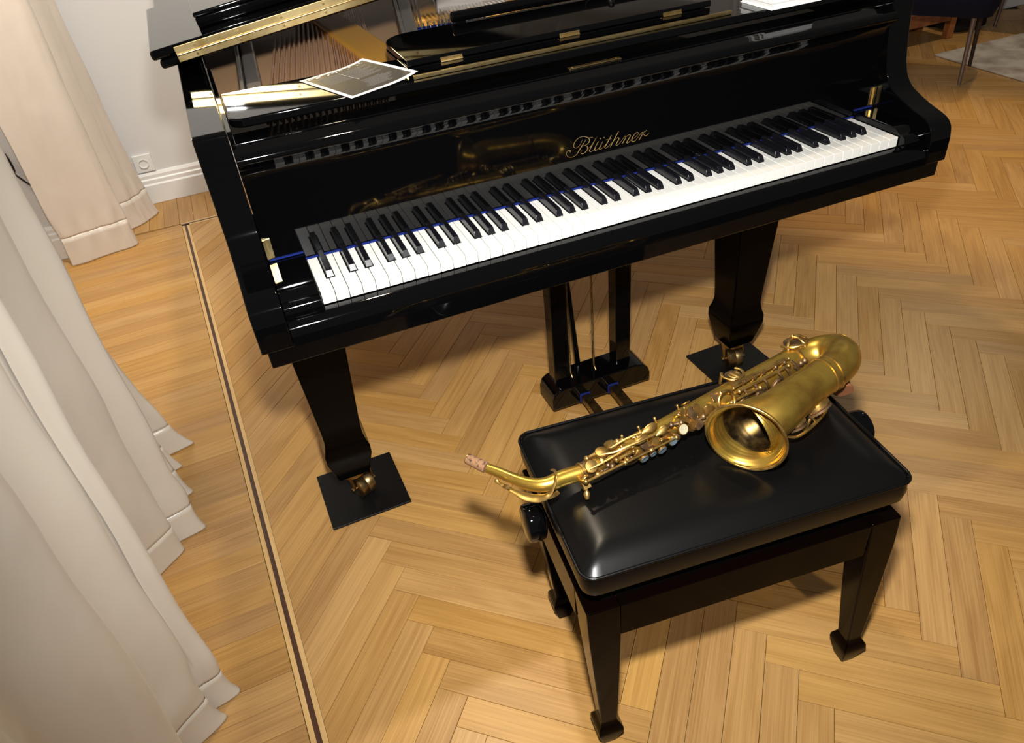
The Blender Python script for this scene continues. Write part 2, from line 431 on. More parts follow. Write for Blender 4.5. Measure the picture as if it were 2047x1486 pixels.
# ------------------------------------------------------------------ walls
XP, YW, YP = -0.62, 2.55, 2.17
b = MB(); b.box((XP, YW, -0.01), (6.5, YW + 0.1, 3.0)); wall_back = struct(b.build('wall_back', M['wall']))
b = MB(); b.box((-1.5, YP, -0.01), (XP, YW + 0.1, 3.0)); b.box((-1.5, -2.5, -0.01), (-1.4, YP, 3.0)); wall_left = struct(b.build('wall_left', M['wall']))
def base_profile(y, s=-1):
    return [(y, 0), (y + s * 0.022, 0), (y + s * 0.022, 0.085), (y + s * 0.017, 0.092), (y + s * 0.017, 0.108), (y + s * 0.012, 0.114), (y + s * 0.012, 0.128), (y + s * 0.005, 0.140), (y, 0.142)]
b = MB(); b.prism(base_profile(YW), XP, 6.5, 'x'); struct(b.build('baseboard_back', M['white_paint'], None, None, 0.002))
b = MB(); b.prism(base_profile(YP), -1.4, XP + 0.02, 'x'); struct(b.build('baseboard_left', M['white_paint'], None, None, 0.002))
# raised panel frames on the back wall (they show in the polished lid and desk)
for k in range(5):
    x0 = 0.75 + k * 0.95
    b = MB()
    for z0, z1 in ((0.25, 0.85), (1.0, 2.55)):
        for w, d in ((0.0, 0.012), (0.03, 0.02)):
            q = 0.026
            b.box((x0 + w, YW - d, z0 + w), (x0 + 0.75 - w, YW, z0 + w + q)); b.box((x0 + w, YW - d, z1 - w - q), (x0 + 0.75 - w, YW, z1 - w))
            b.box((x0 + w, YW - d, z0 + w + q), (x0 + w + q, YW, z1 - w - q)); b.box((x0 + 0.75 - w - q, YW - d, z0 + w + q), (x0 + 0.75 - w, YW, z1 - w - q))
    o = struct(b.build('trim_%d' % (k + 1), M['white_paint'], None, None, 0.003))

# wall socket
sk = thing('wall_socket', 'white square wall socket low on the grey wall beside the satin curtain', 'socket', (-0.455, YW, 0.185))
b = MB(); b.box((-0.04, -0.010, -0.04), (0.04, -0.0005, 0.04)); b.build('cover_plate', M['plastic_white'], sk, None, 0.003)
b = MB(); b.lathe([(0, 0.021), (0.004, 0.021), (0.004, 0.018), (-0.006, 0.017), (-0.006, 0.001)], (0, -0.0105, 0), (0, -1, 0), 24); b.build('socket_ring', M['plastic_white'], sk, 40)
for s in (-1, 1):
    b = MB(); b.disc((s * 0.0095, -0.0051, 0), (0, -1, 0), 0.0025, 0.0012, 10); b.build('pin_hole', M['plastic_black'], sk)

# ------------------------------------------------------------------ curtains
def curtain(name, path, label, m, zt, lean, wob, hem, group=None, kick=1.0):
    """path: (x, y, softness) at the floor; folds straighten and lean back with height"""
    t = thing(name, label, 'curtain', (path[0][0], path[0][1], 0)); org = V(path[0][0], path[0][1], 0)
    P = spline([V(*q[:2], q[2]) for q in path], 9); nc = len(P)
    mean = V(sum(p.x for p in P) / nc, sum(p.y for p in P) / nc)
    def pt(k, z):
        p = P[k]; ph = k / nc
        x = p.x - lean(p, ph, z); y = p.y
        # folds get shallower higher up, drift sideways a little, and buckle just above the floor
        flat = 0.18 * (1 - math.exp(-z / 0.7))
        x += (mean.x - p.x) * flat * p.z
        x += wob * math.sin(9 * ph * 2 + z * 5.1 + 1.3) * min(z, 0.4) + 0.4 * wob * math.sin(31 * ph + z * 17)
        x += 0.0016 * math.sin(140 * ph + 9 * z + 2 * math.sin(40 * ph)) * math.sin(21 * z + 50 * ph) * (0.4 + 1.3 * math.exp(-z / 0.3))
        y += wob * 1.6 * math.sin(7 * ph * 2 + z * 3.3) * min(z, 0.5)
        bk = math.exp(-((z - 0.13) / 0.045) ** 2)
        x += kick * 0.007 * bk * math.sin(23 * ph * 3 + 1)
        x += (p.x - mean.x) * p.z * (0.34 * math.exp(-z / 0.04) - 0.14) if p.x > mean.x else 0
        y += kick * 0.007 * bk * math.cos(19 * ph * 3)
        return V(x, y, z) - org
    def sheet(z0, z1, n, out):
        vs, fs = [], []
        for r in range(n + 1):
            z = z0 + (z1 - z0) * (r / n) ** 1.5
            for k in range(nc): vs.append(pt(k, z))
        for r in range(n):
            for k in range(nc - 1): fs.append((r * nc + k, r * nc + k + 1, (r + 1) * nc + k + 1, (r + 1) * nc + k))
        me = bpy.data.meshes.new(name); me.from_pydata([tuple(v) for v in vs], [], fs); me.update(); return me
    o = finish('drape', sheet(hem, zt, 44, 0), m, t, 180); sd = o.modifiers.new('thickness', 'SOLIDIFY'); sd.thickness = 0.002; sd.offset = 0
    o = finish('hem', sheet(0.002, hem + 0.0006, 8, 0), m, t, 180); sd = o.modifiers.new('thickness', 'SOLIDIFY'); sd.thickness = 0.0026; sd.offset = 0
    return t
near = [(-0.52, -1.05, 1), (-0.44, -0.86, 1), (-0.52, -0.74, 1), (-0.47, -0.60, 1), (-0.53, -0.49, 1), (-0.475, -0.40, 1), (-0.436, -0.325, 1), (-0.49, -0.262, 1), (-0.412, -0.200, 1), (-0.442, -0.178, 1), (-0.378, -0.150, .6),
        (-0.45, -0.08, 1), (-0.515, 0.02, 1), (-0.545, 0.11, 1), (-0.535, 0.20, 1), (-0.458, 0.280, .8), (-0.490, 0.306, .8), (-0.408, 0.338, .6), (-0.50, 0.385, 1), (-0.58, 0.43, 1), (-0.425, 0.48, .7), (-0.58, 0.545, 1),
        (-0.450, 0.595, .8), (-0.53, 0.637, .8), (-0.417, 0.680, .6), (-0.50, 0.715, .8), (-0.58, 0.74, 1)]
curtain('satin_curtain', near, 'long cream satin curtain with deep folds filling the left foreground', M['curtain'], 2.7,
        lambda p, f, z: (0.150 * max(0, p.y - 0.36) / 0.34) * (1 - math.exp(-z / 0.42)) - (0.004 * math.exp(-((p.y + 0.15) / 0.05) ** 2) + (0.02 if p.y < -0.17 else 0.0)) * (1 - math.exp(-z / 0.2)), 0.006, 0.085)
far = [(-0.800, 2.055, .1), (-0.745, 2.060, .1), (-0.690, 2.078, .1), (-0.63, 2.092, .1), (-0.570, 2.104, .1), (-0.548, 2.128, .1), (-0.600, 2.190, .1), (-0.632, 2.250, .1), (-0.585, 2.285, .1), (-0.528, 2.318, .1), (-0.492, 2.362, .1), (-0.462, 2.408, .1), (-0.470, 2.45, .1)]
curtain('satin_curtain', far, 'ivory satin curtain hanging by the grey wall behind the large curtain', M['curtain_warm'], 2.7,
        lambda p, f, z: (0.015 + 0.06 * max(0, (f - 0.35)) / 0.65) * (1 - math.exp(-z / 0.5)), 0.004, 0.12, kick=0.5)

# cord with an inline switch hanging beside the far curtain
cp = [V(-1.02, 2.12, 0.74), V(-0.93, 2.125, 0.62), V(-0.878, 2.13, 0.52), V(-0.861, 2.13, 0.465), V(-0.856, 2.13, 0.387), V(-0.845, 2.13, 0.362), V(-0.822, 2.132, 0.328), V(-0.78, 2.14, 0.295), V(-0.70, 2.14, 0.26), V(-0.66, 2.15, 0.12), V(-0.66, 2.13, 0.006)]
ct = thing('lamp_cord', 'black lamp cord with inline switch hanging between the two curtains', 'cord', (-0.9, 2.13, 0))
b = MB(); b.tube([p - V(-0.9, 2.13, 0) for p in spline(cp, 8)], 0.0035, 8); b.build('cable', M['plastic_black'], ct, 60)
b = MB(); a0, a1 = V(-0.861, 2.13, 0.465), V(-0.856, 2.13, 0.387); c = (a0 + a1) / 2 - V(-0.9, 2.13, 0); dd = (a1 - a0).normalized()
b.tube([c - dd * 0.040, c - dd * 0.034, c - dd * 0.012, c + dd * 0.012, c + dd * 0.034, c + dd * 0.040], [0.006, 0.011, 0.014, 0.014, 0.011, 0.006], 12, True, 0.8); b.build('inline_switch', M['plastic_black'], ct, 40)

# ------------------------------------------------------------------ grand piano
PR = V(0.606, 0.28, 0.0)
piano = thing('grand_piano', 'black lacquered grand piano with open keyboard, lid raised a little and gold lettering', 'piano', PR)
def pp(mb, name, m, smooth=None, bevel=0.0, seg=2, parent=None, org=None):
    o = mb.build(name, m, parent if parent is not None else piano, smooth, bevel, seg)
    o.location = -(org if org is not None else PR) if parent is None else V(0, 0, 0)
    return o
X0, X1, XI0, XI1 = -0.121, 1.333, -0.067, 1.279
ZR = 0.98
arm = [(-0.036, 0.667), (-0.036, 0.715)] + [tuple(p) for p in spline([V(-0.036, 0.715), V(-0.031, 0.738), V(-0.019, 0.752), V(0.000, 0.760), V(0.030, 0.768), V(0.062, 0.779), V(0.090, 0.792), V(0.108, 0.810), V(0.118, 0.832), V(0.125, 0.862), V(0.132, 0.91), V(0.135, 0.965)], 5)][1:] + [(0.139, ZR - 0.003), (0.146, ZR), (0.153, ZR)]
LAC = M['lacquer']
# left side (spine) and treble arm
b = MB(); b.prism(arm + [(1.95, ZR), (1.95, 0.667)], X0, XI0, 'x'); pp(b, 'case_side', LAC, 30, 0.0025)
b = MB(); b.prism(arm + [(0.62, ZR), (0.62, 0.667)], XI1, X1, 'x'); pp(b, 'case_side', LAC, 30, 0.0025)
# bent rim from the treble side round to the tail
rim = spline([V(1.306, 0.61), V(1.306, 0.75), V(1.27, 0.95), V(1.12, 1.15), V(0.93, 1.30), V(0.76, 1.47), V(0.64, 1.68), V(0.52, 1.86), V(0.33, 1.97), V(0.10, 2.0), V(-0.07, 1.96), V(-0.094, 1.90)], 8)
b = MB(); rings = []
for i, p in enumerate(rim):
    t = (rim[min(i + 1, len(rim) - 1)] - rim[max(i - 1, 0)]).normalized(); n = V(t.y, -t.x) * 0.027
    rings.append([V(p.x + n.x, p.y + n.y, 0.667), V(p.x + n.x, p.y + n.y, ZR), V(p.x - n.x, p.y - n.y, ZR), V(p.x - n.x, p.y - n.y, 0.667)])
b.loft(rings); pp(b, 'bent_rim', LAC, 30, 0.002)
# key bed, key slip
b = MB(); b.box((-0.112, -0.030, 0.632), (1.324, 0.55, 0.6665)); pp(b, 'key_bed', LAC, None, 0.003)
b = MB(); b.prism([(-0.0025, 0.668)] + [(-0.0025, 0.7075), (-0.0045, 0.7085)] + [tuple(p) for p in spline([V(-0.0045, 0.7085), V(-0.018, 0.7062), V(-0.0265, 0.700), V(-0.0315, 0.692), V(-0.0335, 0.682)], 4)][1:] + [(-0.0345, 0.668)], -0.066, 1.278, 'x'); pp(b, 'key_slip', LAC, 30)
# key blocks at both ends of the keyboard
kb = [(0.1365, 0.668), (0.1365, 0.7445), (0.036, 0.74545), (0.030, 0.7455)] + [tuple(p) for p in spline([V(0.030, 0.7455), V(0.016, 0.7445), V(0.006, 0.739), V(-0.001, 0.735), V(-0.009, 0.733), V(-0.015, 0.728), V(-0.0175, 0.720)], 4)][1:] + [(-0.0180, 0.7092), (-0.0020, 0.7092), (-0.0020, 0.668)]
for xa, xb in ((-0.066, -0.0018), (1.2268, 1.278)):
    b = MB(); b.prism(kb, xa, xb, 'x'); pp(b, 'key_block', LAC, 28, 0.0012)
# fallboard with its rolled upper lip, and the lock rail behind it
fbp = [(0.138, 0.7335), (0.138, 0.886), (0.138, 0.893)] + [tuple(p) for p in spline([V(0.138, 0.893), V(0.1365, 0.906), V(0.131, 0.917), V(0.123, 0.924), V(0.1165, 0.9285), V(0.115, 0.934), V(0.117, 0.940), V(0.124, 0.9445), V(0.136, 0.9475), V(0.150, 0.951)], 5)][1:] + [(0.156, 0.9515), (0.158, 0.7335)]
b = MB(); b.prism(fbp, -0.0655, 1.2775, 'x'); fall = pp(b, 'fallboard', LAC, 32)
b = MB(); b.box((-0.0655, 0.1585, 0.90), (1.2775, 0.212, 0.9525)); pp(b, 'lock_rail', LAC, None, 0.002)
b = MB(); b.box((0.556, 0.169, 0.9526), (0.664, 0.181, 0.9545)); lp = pp(b, 'lock_plate', M['brass'], None, 0.0006)
for x in (0.564, 0.656):
    b = MB(); b.disc((x, 0.175, 0.9546), (0, 0, 1), 0.0026, 0.0006, 12); pp(b, 'screw', M['brass_old'], None, 0, 2, lp)
b = MB(); b.box((0.596, 0.1725, 0.9546), (0.622, 0.1785, 0.9552)); pp(b, 'keyhole_cover', M['brass_old'], None, 0, 2, lp)
# blue felt along the foot of the fallboard (steps up over the key blocks)
for xa, xb, z in ((-0.063, -0.0018, 0.7458), (-0.0015, 1.2265, 0.7318), (1.2268, 1.275, 0.7458)):
    b = MB(); b.box((xa, 0.1340, z), (xb, 0.1379, z + 0.0026)); pp(b, 'felt_strip', M['felt_blue'])
for x, s in ((-0.0655, 1), (1.2775, -1)):
    b = MB(); b.box((min(x, x + s * 0.014), 0.1362, 0.7495), (max(x, x + s * 0.014), 0.1379, 0.788)); b.box((min(x, x + s * 0.006), 0.1335, 0.7495), (max(x, x + s * 0.006), 0.1362, 0.788))
    pp(b, 'fallboard_bracket', M['brass'], None, 0.0006)
# gold lettering on the fallboard
STROKES = [[(5699, 8273, 2), (5645, 8205, 6), (5609, 8165, 9), (5548, 8093, 8), (5487, 8020, 5), (5417, 7991, 3), (5347, 7993, 3), (5291, 8028, 3), (5268, 8082, 3), (5290, 8125, 4), (5333, 8134, 6), (5362, 8112, 7), (5343, 8097, 5)], [(5618, 8281, 2), (5587, 8224, 3), (5539, 8170, 3), (5481, 8151, 3), (5436, 8178, 4), (5432, 8227, 6), (5475, 8292, 5), (5545, 8334, 4), (5626, 8341, 3), (5706, 8316, 5), (5757, 8276, 7), (5771, 8231, 8), (5739, 8184, 6), (5678, 8160, 3), (5632, 8160, 2)], [(5752, 8296, 2), (5844, 8282, 4)], [(5655, 8160, 2), (5712, 8131, 5), (5725, 8085, 8), (5686, 8029, 7), (5626, 8001, 5), (5580, 8015, 4), (5576, 8043, 3), (5605, 8075, 2)], [(5710, 8067, 2), (5781, 8105, 2), (5865, 8183, 3), (5943, 8278, 6)], [(5943, 8278, 6), (5889, 8215, 8), (5829, 8137, 9), (5774, 8052, 9), (5767, 8016, 6), (5802, 8005, 4), (5861, 8032, 3), (5946, 8143, 2)], [(5964, 8171, 7), (5910, 8097, 9), (5883, 8038, 9), (5890, 8006, 6), (5943, 8019, 3), (6015, 8084, 3), (6061, 8149, 5)], [(6061, 8149, 7), (6015, 8084, 9), (5981, 8027, 8), (6000, 8003, 5), (6056, 8026, 3), (6145, 8098, 2)], [(6000, 8215, 12), (6013, 8227, 12)], [(6080, 8213, 12), (6093, 8225, 12)], [(6251, 8231, 6), (6193, 8152, 9), (6127, 8059, 9), (6101, 8021, 8), (6127, 8002, 5), (6192, 8033, 3), (6288, 8110, 2)], [(6126, 8164, 3), (6247, 8160, 4)], [(6409, 8276, 6), (6336, 8175, 9), (6264, 8061, 9), (6222, 8005, 7)], [(6264, 8072, 3), (6335, 8131, 3), (6389, 8152, 5), (6415, 8124, 8), (6371, 8058, 9), (6347, 8022, 8), (6371, 8002, 5), (6437, 8038, 3), (6538, 8146, 3)], [(6538, 8146, 4), (6565, 8140, 8), (6539, 8075, 9), (6479, 8007, 7)], [(6515, 8059, 3), (6586, 8135, 3), (6646, 8155, 5), (6667, 8123, 8), (6611, 8048, 9), (6587, 8012, 8), (6617, 7998, 5), (6695, 8046, 3)], [(6695, 8040, 3), (6791, 8084, 3), (6849, 8135, 4), (6827, 8164, 4), (6778, 8152, 5), (6719, 8090, 8), (6699, 8028, 9), (6732, 7994, 7), (6792, 8013, 4), (6876, 8093, 3)], [(6876, 8093, 3), (6918, 8133, 5), (6951, 8131, 8), (6925, 8077, 9), (6860, 7993, 7)], [(6913, 8063, 3), (6972, 8129, 4), (7039, 8158, 8)], [(6961, 8107, 4), (6986, 8069, 5), (7035, 8052, 5), (7089, 8095, 3)]]
b = MB()
for st in STROKES:
    P = spline([V(x * 1e-4, z * 1e-4, w) for x, z, w in st], 5)
    L, R_ = [], []
    for i, p in enumerate(P):
        t = V(P[min(i + 1, len(P) - 1)].x - P[max(i - 1, 0)].x, P[min(i + 1, len(P) - 1)].y - P[max(i - 1, 0)].y)
        if t.length < 1e-7: t = V(1, 0)
        t.normalize(); n = V(-t.y, t.x) * p.z * 0.000105 * 0.95
        L.append((p.x + n.x, p.y + n.y)); R_.append((p.x - n.x, p.y - n.y))
    k = len(P)
    vs = [V(x, 0.13785, z) for x, z in L + R_] + [V(x, 0.1381, z) for x, z in L + R_]
    fs = [(i, i + 1, k + i + 1, k + i) for i in range(k - 1)]
    b.add(vs, fs)
lt = pp(b, 'lettering', M['gold_decal']); lt['label'] = 'gold script lettering reading Blüthner'

# keys --------------------------------------------------------------
KP = 1.2249 / 52
names = [('A', 'B', 'C', 'D', 'E', 'F', 'G')[i % 7] for i in range(52)]
boff = {'C': -0.0026, 'D': 0.0026, 'F': -0.0034, 'G': 0.0, 'A': 0.0034}   # sharp to the right of this white key
BWB, BWT, BL0 = 0.0128, 0.0096, 0.0485
def cuts(i):
    l = r = 0.0
    if i < 51 and names[i] in boff: r = (BWB / 2 + 0.0012) - boff[names[i]]
    if i > 0 and names[i - 1] in boff: l = (BWB / 2 + 0.0012) + boff[names[i - 1]]
    return round(max(l, 0), 4), round(max(r, 0), 4)
wm = {}
for i in range(52):
    ct_ = cuts(i)
    if ct_ not in wm:
        l, r = ct_; g = 0.0006; a, c_ = g, KP - g
        out = [(a, 0.0), (c_, 0.0), (c_, BL0 - 0.0005), (c_ - r, BL0 - 0.0005), (c_ - r, 0.150), (a + l, 0.150), (a + l, BL0 - 0.0005), (a, BL0 - 0.0005)]
        out = [p for q, p in enumerate(out) if p != out[q - 1]]
        b = MB(); b.prism(out, -0.0205, 0.0, 'z')
        o = b.build('white_key', M['ivory'], piano, None, 0.0006, 2); wm[ct_] = o
        o.location = V(i * KP, 0, 0.7300) - PR
    else:
        o = wm[ct_].copy(); COL.objects.link(o); o.parent = piano; o.location = V(i * KP, 0, 0.7300 + random.uniform(-0.0003, 0.0002)) - PR
blk = None
for i in range(51):
    if names[i] not in boff: continue
    x = (i + 1) * KP + boff[names[i]]
    if blk is None:
        b = MB(); rings = []
        for y, zt, hw in ((0.0, 0.0, 0), (0.0, 0.0, 0)): pass
        h = 0.0122
        def rr(y, zt, wb, wt): return [V(-wb / 2, y, -0.012), V(wb / 2, y, -0.012), V(wb / 2, y, 0.0), V(wt / 2, y, zt), V(-wt / 2, y, zt), V(-wb / 2, y, 0.0)]
        fr = [V(-BWB / 2, BL0 + 0.0008, -0.012), V(BWB / 2, BL0 + 0.0008, -0.012), V(BWB / 2, BL0 + 0.0008, 0.0015), V(BWT / 2 + 0.0004, BL0 + 0.0070, 0.0113), V(-BWT / 2 - 0.0004, BL0 + 0.0070, 0.0113), V(-BWB / 2, BL0 + 0.0008, 0.0015)]
        md = [V(-BWB / 2, BL0 + 0.012, -0.012), V(BWB / 2, BL0 + 0.012, -0.012), V(BWB / 2, BL0 + 0.012, 0.0015), V(BWT / 2, BL0 + 0.0105, h), V(-BWT / 2, BL0 + 0.0105, h), V(-BWB / 2, BL0 + 0.012, 0.0015)]
        bk = [V(-BWB / 2, 0.1372, -0.012), V(BWB / 2, 0.1372, -0.012), V(BWB / 2, 0.1372, 0.0015), V(BWT / 2, 0.1372, h + 0.0006), V(-BWT / 2, 0.1372, h + 0.0006), V(-BWB / 2, 0.1372, 0.0015)]
        b.loft([fr, md, bk], False); b.add(fr, [(0, 1, 2, 5), (5, 2, 3, 4)]); b.add(bk, [(0, 1, 2, 3, 4, 5)]); blk = b.build("black_key", M["ebony"], piano, None, 0.0007, 2); o = blk
    else:
        o = blk.copy(); COL.objects.link(o); o.parent = piano
    o.location = V(x, 0, 0.7300) - PR

# music shelf, folded desk ------------------------------------------
def rounded_slab(x0, x1, y0, y1, r, corners, n=6):
    """outline with rounded corners; corners = set of 'fl','fr','bl','br'"""
    out = []
    for key, cx, cy, a0 in (('fl', x0 + r, y0 + r, PI), ('fr', x1 - r, y0 + r, 1.5 * PI), ('br', x1 - r, y1 - r, 0), ('bl', x0 + r, y1 - r, 0.5 * PI)):
        if key in corners:
            for k in range(n + 1): a = a0 + k / n * PI / 2; out.append((cx + r * math.cos(a), cy + r * math.sin(a)))
        else: out.append((x0 if 'l' in key else x1, y0 if 'f' in key else y1))
    return out
b = MB(); b.prism(rounded_slab(-0.0575, 1.269, 0.188, 0.362, 0.028, ('fl', 'fr')), 0.9655, 0.9810, 'z'); shelf = pp(b, 'music_shelf', LAC, 30, 0.0035, 3)
b = MB(); b.box((-0.0665, 0.165, 0.958), (-0.0585, 0.60, 0.972)); pp(b, 'shelf_rail', LAC, None, 0.001)
b = MB(); b.box((1.2705, 0.215, 0.958), (1.2785, 0.60, 0.972)); pp(b, 'shelf_rail', LAC, None, 0.001)
b = MB(); b.box((0.268, 0.2045, 0.9812), (0.932, 0.2105, 0.9885)); pp(b, 'desk_ledge', M['brass'], None, 0.001)
b = MB(); b.prism(rounded_slab(0.268, 0.905, 0.2400, 0.440, 0.05, ('bl', 'br')), 0.9813, 0.9925, 'z'); pp(b, 'desk_board', LAC, 30, 0.002)
b = MB(); b.prism(rounded_slab(0.268, 0.905, 0.2380, 0.442, 0.06, ('bl', 'br')), 0.9950, 1.0065, 'z'); db = pp(b, 'desk_board', LAC, 30, 0.002)
b = MB(); b.tube([(0.420, 0.437, 1.019), (0.423, 0.437, 1.019), (0.885, 0.437, 1.019), (0.888, 0.437, 1.019)], [0.006, 0.0105, 0.0105, 0.006], 10, True); b.box((0.43, 0.432, 1.006), (0.45, 0.442, 1.014)); b.box((0.86, 0.432, 1.006), (0.88, 0.442, 1.014)); pp(b, 'desk_lip', LAC, 40)
for x in (0.352, 0.590, 0.815):
    b = MB()
    for k in range(3): b.tube([(x - 0.021 + k * 0.0141, 0.2372, 0.9937), (x - 0.0075 + k * 0.0141, 0.2372, 0.9937)], 0.0028, 8)
    b.box((x - 0.021, 0.2374, 0.987), (x + 0.021, 0.2388, 1.001)); pp(b, 'desk_hinge', M['brass'])
b = MB(); b.tube([(0.70, 0.385, 1.0066), (0.70, 0.385, 1.012), (0.708, 0.385, 1.014)], 0.002, 6); b.disc((0.745, 0.36, 1.0066), (0, 0, 1), 0.007, 0.006, 14, 0.002); pp(b, 'desk_stop', LAC, 40)

# lid hinged on the bass side, front flap folded back on it ------------
LA = math.radians(6.9)
LH = V(-0.121, -0.070, 1.003)
LM = Matrix.Translation(LH) @ Matrix.Rotation(-LA, 4, 'Y')
lid_out = [(-0.024, 0.602), (1.49, 0.602), (1.49, 0.76), (1.44, 0.97), (1.28, 1.19), (1.09, 1.34), (0.93, 1.50), (0.80, 1.71), (0.66, 1.90), (0.46, 2.01), (0.22, 2.04), (0.03, 2.0), (-0.024, 1.92)]
b = MB(); b.prism(lid_out, 0.0, 0.0175, 'z', LM); pp(b, 'lid', LAC, 30, 0.006, 3)
flap_out = [(-0.034, 0.600), (1.50, 0.600), (1.50, 0.76), (1.45, 0.97), (1.40, 1.06), (-0.034, 1.06)]
b = MB(); b.prism(flap_out, 0.019, 0.0375, 'z', LM); flap = pp(b, 'lid_flap', LAC, 30, 0.006, 3)
hg = MB(); hg.box((0.012, 0.5985, 0.0195), (1.44, 0.6003, 0.0335), LM); pp(hg, 'lid_hinge', M['brass'], None, 0.0006)
hg = MB(); hg.box((0.012, 0.5990, 0.0045), (1.44, 0.6023, 0.0165), LM); pp(hg, 'lid_hinge', M['brass'], None, 0.0006)
hg = MB()
for k in range(28): hg.tube([LM @ V(0.013 + k * 0.051, 0.5975, 0.018), LM @ V(0.0625 + k * 0.051, 0.5975, 0.018)], 0.0022, 8)
pp(hg, 'hinge_knuckles', M['brass'], 60)
for k in range(9):
    for z in (0.0265, 0.0105):
        hg = MB(); hg.disc(LM @ V(0.05 + k * 0.088, 0.5984 if z > 0.02 else 0.5989, z), (0, -1, 0), 0.0026, 0.0008, 8); pp(hg, 'hinge_screw', M['brass_old'])

# inside: sound board, gold iron plate, struts, strings, tuning pins
ins = [V(p.x, p.y) for p in rim]
poly = [(XI0 + 0.001, 0.23), (XI1 - 0.001, 0.23), (XI1 - 0.001, 0.75), (1.235, 0.93), (1.09, 1.13), (0.90, 1.275), (0.73, 1.45), (0.61, 1.66), (0.49, 1.83), (0.32, 1.93), (0.10, 1.96), (-0.06, 1.92)]
b = MB(); b.prism(poly, 0.868, 0.880, 'z'); pp(b, 'soundboard', M['soundboard'])
b = MB(); b.box((XI0 + 0.001, 0.214, 0.86), (XI1 - 0.001, 0.485, 0.905)); pp(b, 'shade_board', M['black_cloth']); b = MB(); b.prism([(XI0 + 0.001, 0.487), (XI1 - 0.001, 0.487), (XI1 - 0.001, 0.71), (0.27, 0.71), (0.24, 1.05), (XI0 + 0.001, 1.05)], 0.8803, 0.910, 'z'); pp(b, 'pin_block', M['soundboard'], None, 0.004)  # added black board stands in for the shade under the music shelf
def strut(name, p0, p1, w, z0, z1, m, r=0.006):
    b = MB(); p0, p1 = V(*p0), V(*p1); t = (p1 - p0).normalized(); n = V(-t.y, t.x) * w / 2
    o0 = [p0 + n, p0 - n]; o1 = [p1 + n, p1 - n]
    b.prism([(o0[0].x, o0[0].y), (o0[1].x, o0[1].y), (o1[1].x, o1[1].y), (o1[0].x, o1[0].y)], z0, z1, 'z'); return pp(b, name, m, None, r, 3)
strut('plate_strut', (0.305, 0.44), (0.250, 1.35), 0.085, 0.8805, 0.941, M['plate'], 0.010)
strut('plate_strut', (0.006, 0.42), (0.075, 1.4), 0.030, 0.9105, 0.953, M['iron'], 0.006)
strut('plate_rib', (-0.016, 0.42), (0.052, 1.4), 0.008, 0.9105, 0.960, M['iron'], 0.003)
strut('plate_strut', (0.345, 0.46), (0.520, 1.25), 0.036, 0.9105, 0.956, M['iron'], 0.008)
strut('plate_rib', (0.328, 0.46), (0.498, 1.25), 0.008, 0.9105, 0.964, M['iron'], 0.003)
strut('plate_strut', (0.62, 0.75), (0.98, 1.05), 0.045, 0.9105, 0.945, M['plate'], 0.008)
strut('plate_strut', (0.55, 0.99), (0.92, 0.93), 0.020, 0.9105, 0.950, M['iron'], 0.006)
b = MB(); b.prism([(0.44, 0.815), (0.60, 0.90), (0.66, 0.80), (0.86, 0.78), (1.25, 0.72), (1.25, 0.715), (0.44, 0.715)], 0.8803, 0.918, 'z'); pp(b, 'iron_plate', M['plate'], None, 0.008, 3)
b = MB(); b.prism([(0.47, 0.96), (0.70, 0.93), (0.80, 1.0), (0.74, 1.14), (0.55, 1.24)], 0.8803, 0.916, 'z'); pp(b, 'iron_plate', M['plate'], None, 0.010, 3)
# copper-wound bass strings: single, then pairs
def string(x, r, y0=0.30, y1=1.35, k=0.163, z=0.931):
    b = MB(); b.tube([(x - (0.568 - y0) * k, y0, z), (x + (y1 - 0.568) * k, y1, z)], r, 6); return b
for i in range(12): pp(string(0.052 + i * 0.0119, 0.0030), 'bass_string', M['copper'], 60)
for i in range(8):
    for s in (-0.0023, 0.0023): pp(string(0.052 + 12 * 0.0119 + i * 0.0119 + s, 0.0019), 'bass_string', M['copper'], 60)
b = MB()
for i in range(22):
    for s in (-0.0022, 0, 0.0022):
        x = 0.345 + i * 0.0098 + s
        if abs(x - (0.40)) < 0.022: continue
        b.tube([(x, 0.46, 0.926), (x + 0.20, 1.3, 0.926)], 0.0006, 4)
for i in range(40):
    for s in (-0.0022, 0, 0.0022):
        x = 0.47 + i * 0.0125 + s; b.tube([(x, 0.46, 0.924), (x + 0.03, 0.95, 0.924)], 0.0006, 4)
o = pp(b, 'treble_strings', M['steel']); o['kind'] = 'stuff'
b = MB()
for i in range(64):
    for s in range(2):
        x = 0.40 + i * 0.0128 + s * 0.004; y = 0.745 + s * 0.035 + 0.006 * (i % 3)
        b.tube([(x, y, 0.9105), (x, y, 0.940)], 0.0021, 6)
o = pp(b, 'tuning_pins', M['steel'], 40); o['kind'] = 'stuff'
strut('string_felt', (0.425, 0.775), (0.60, 0.745), 0.022, 0.9275, 0.9335, M['felt_blue'], 0.002)

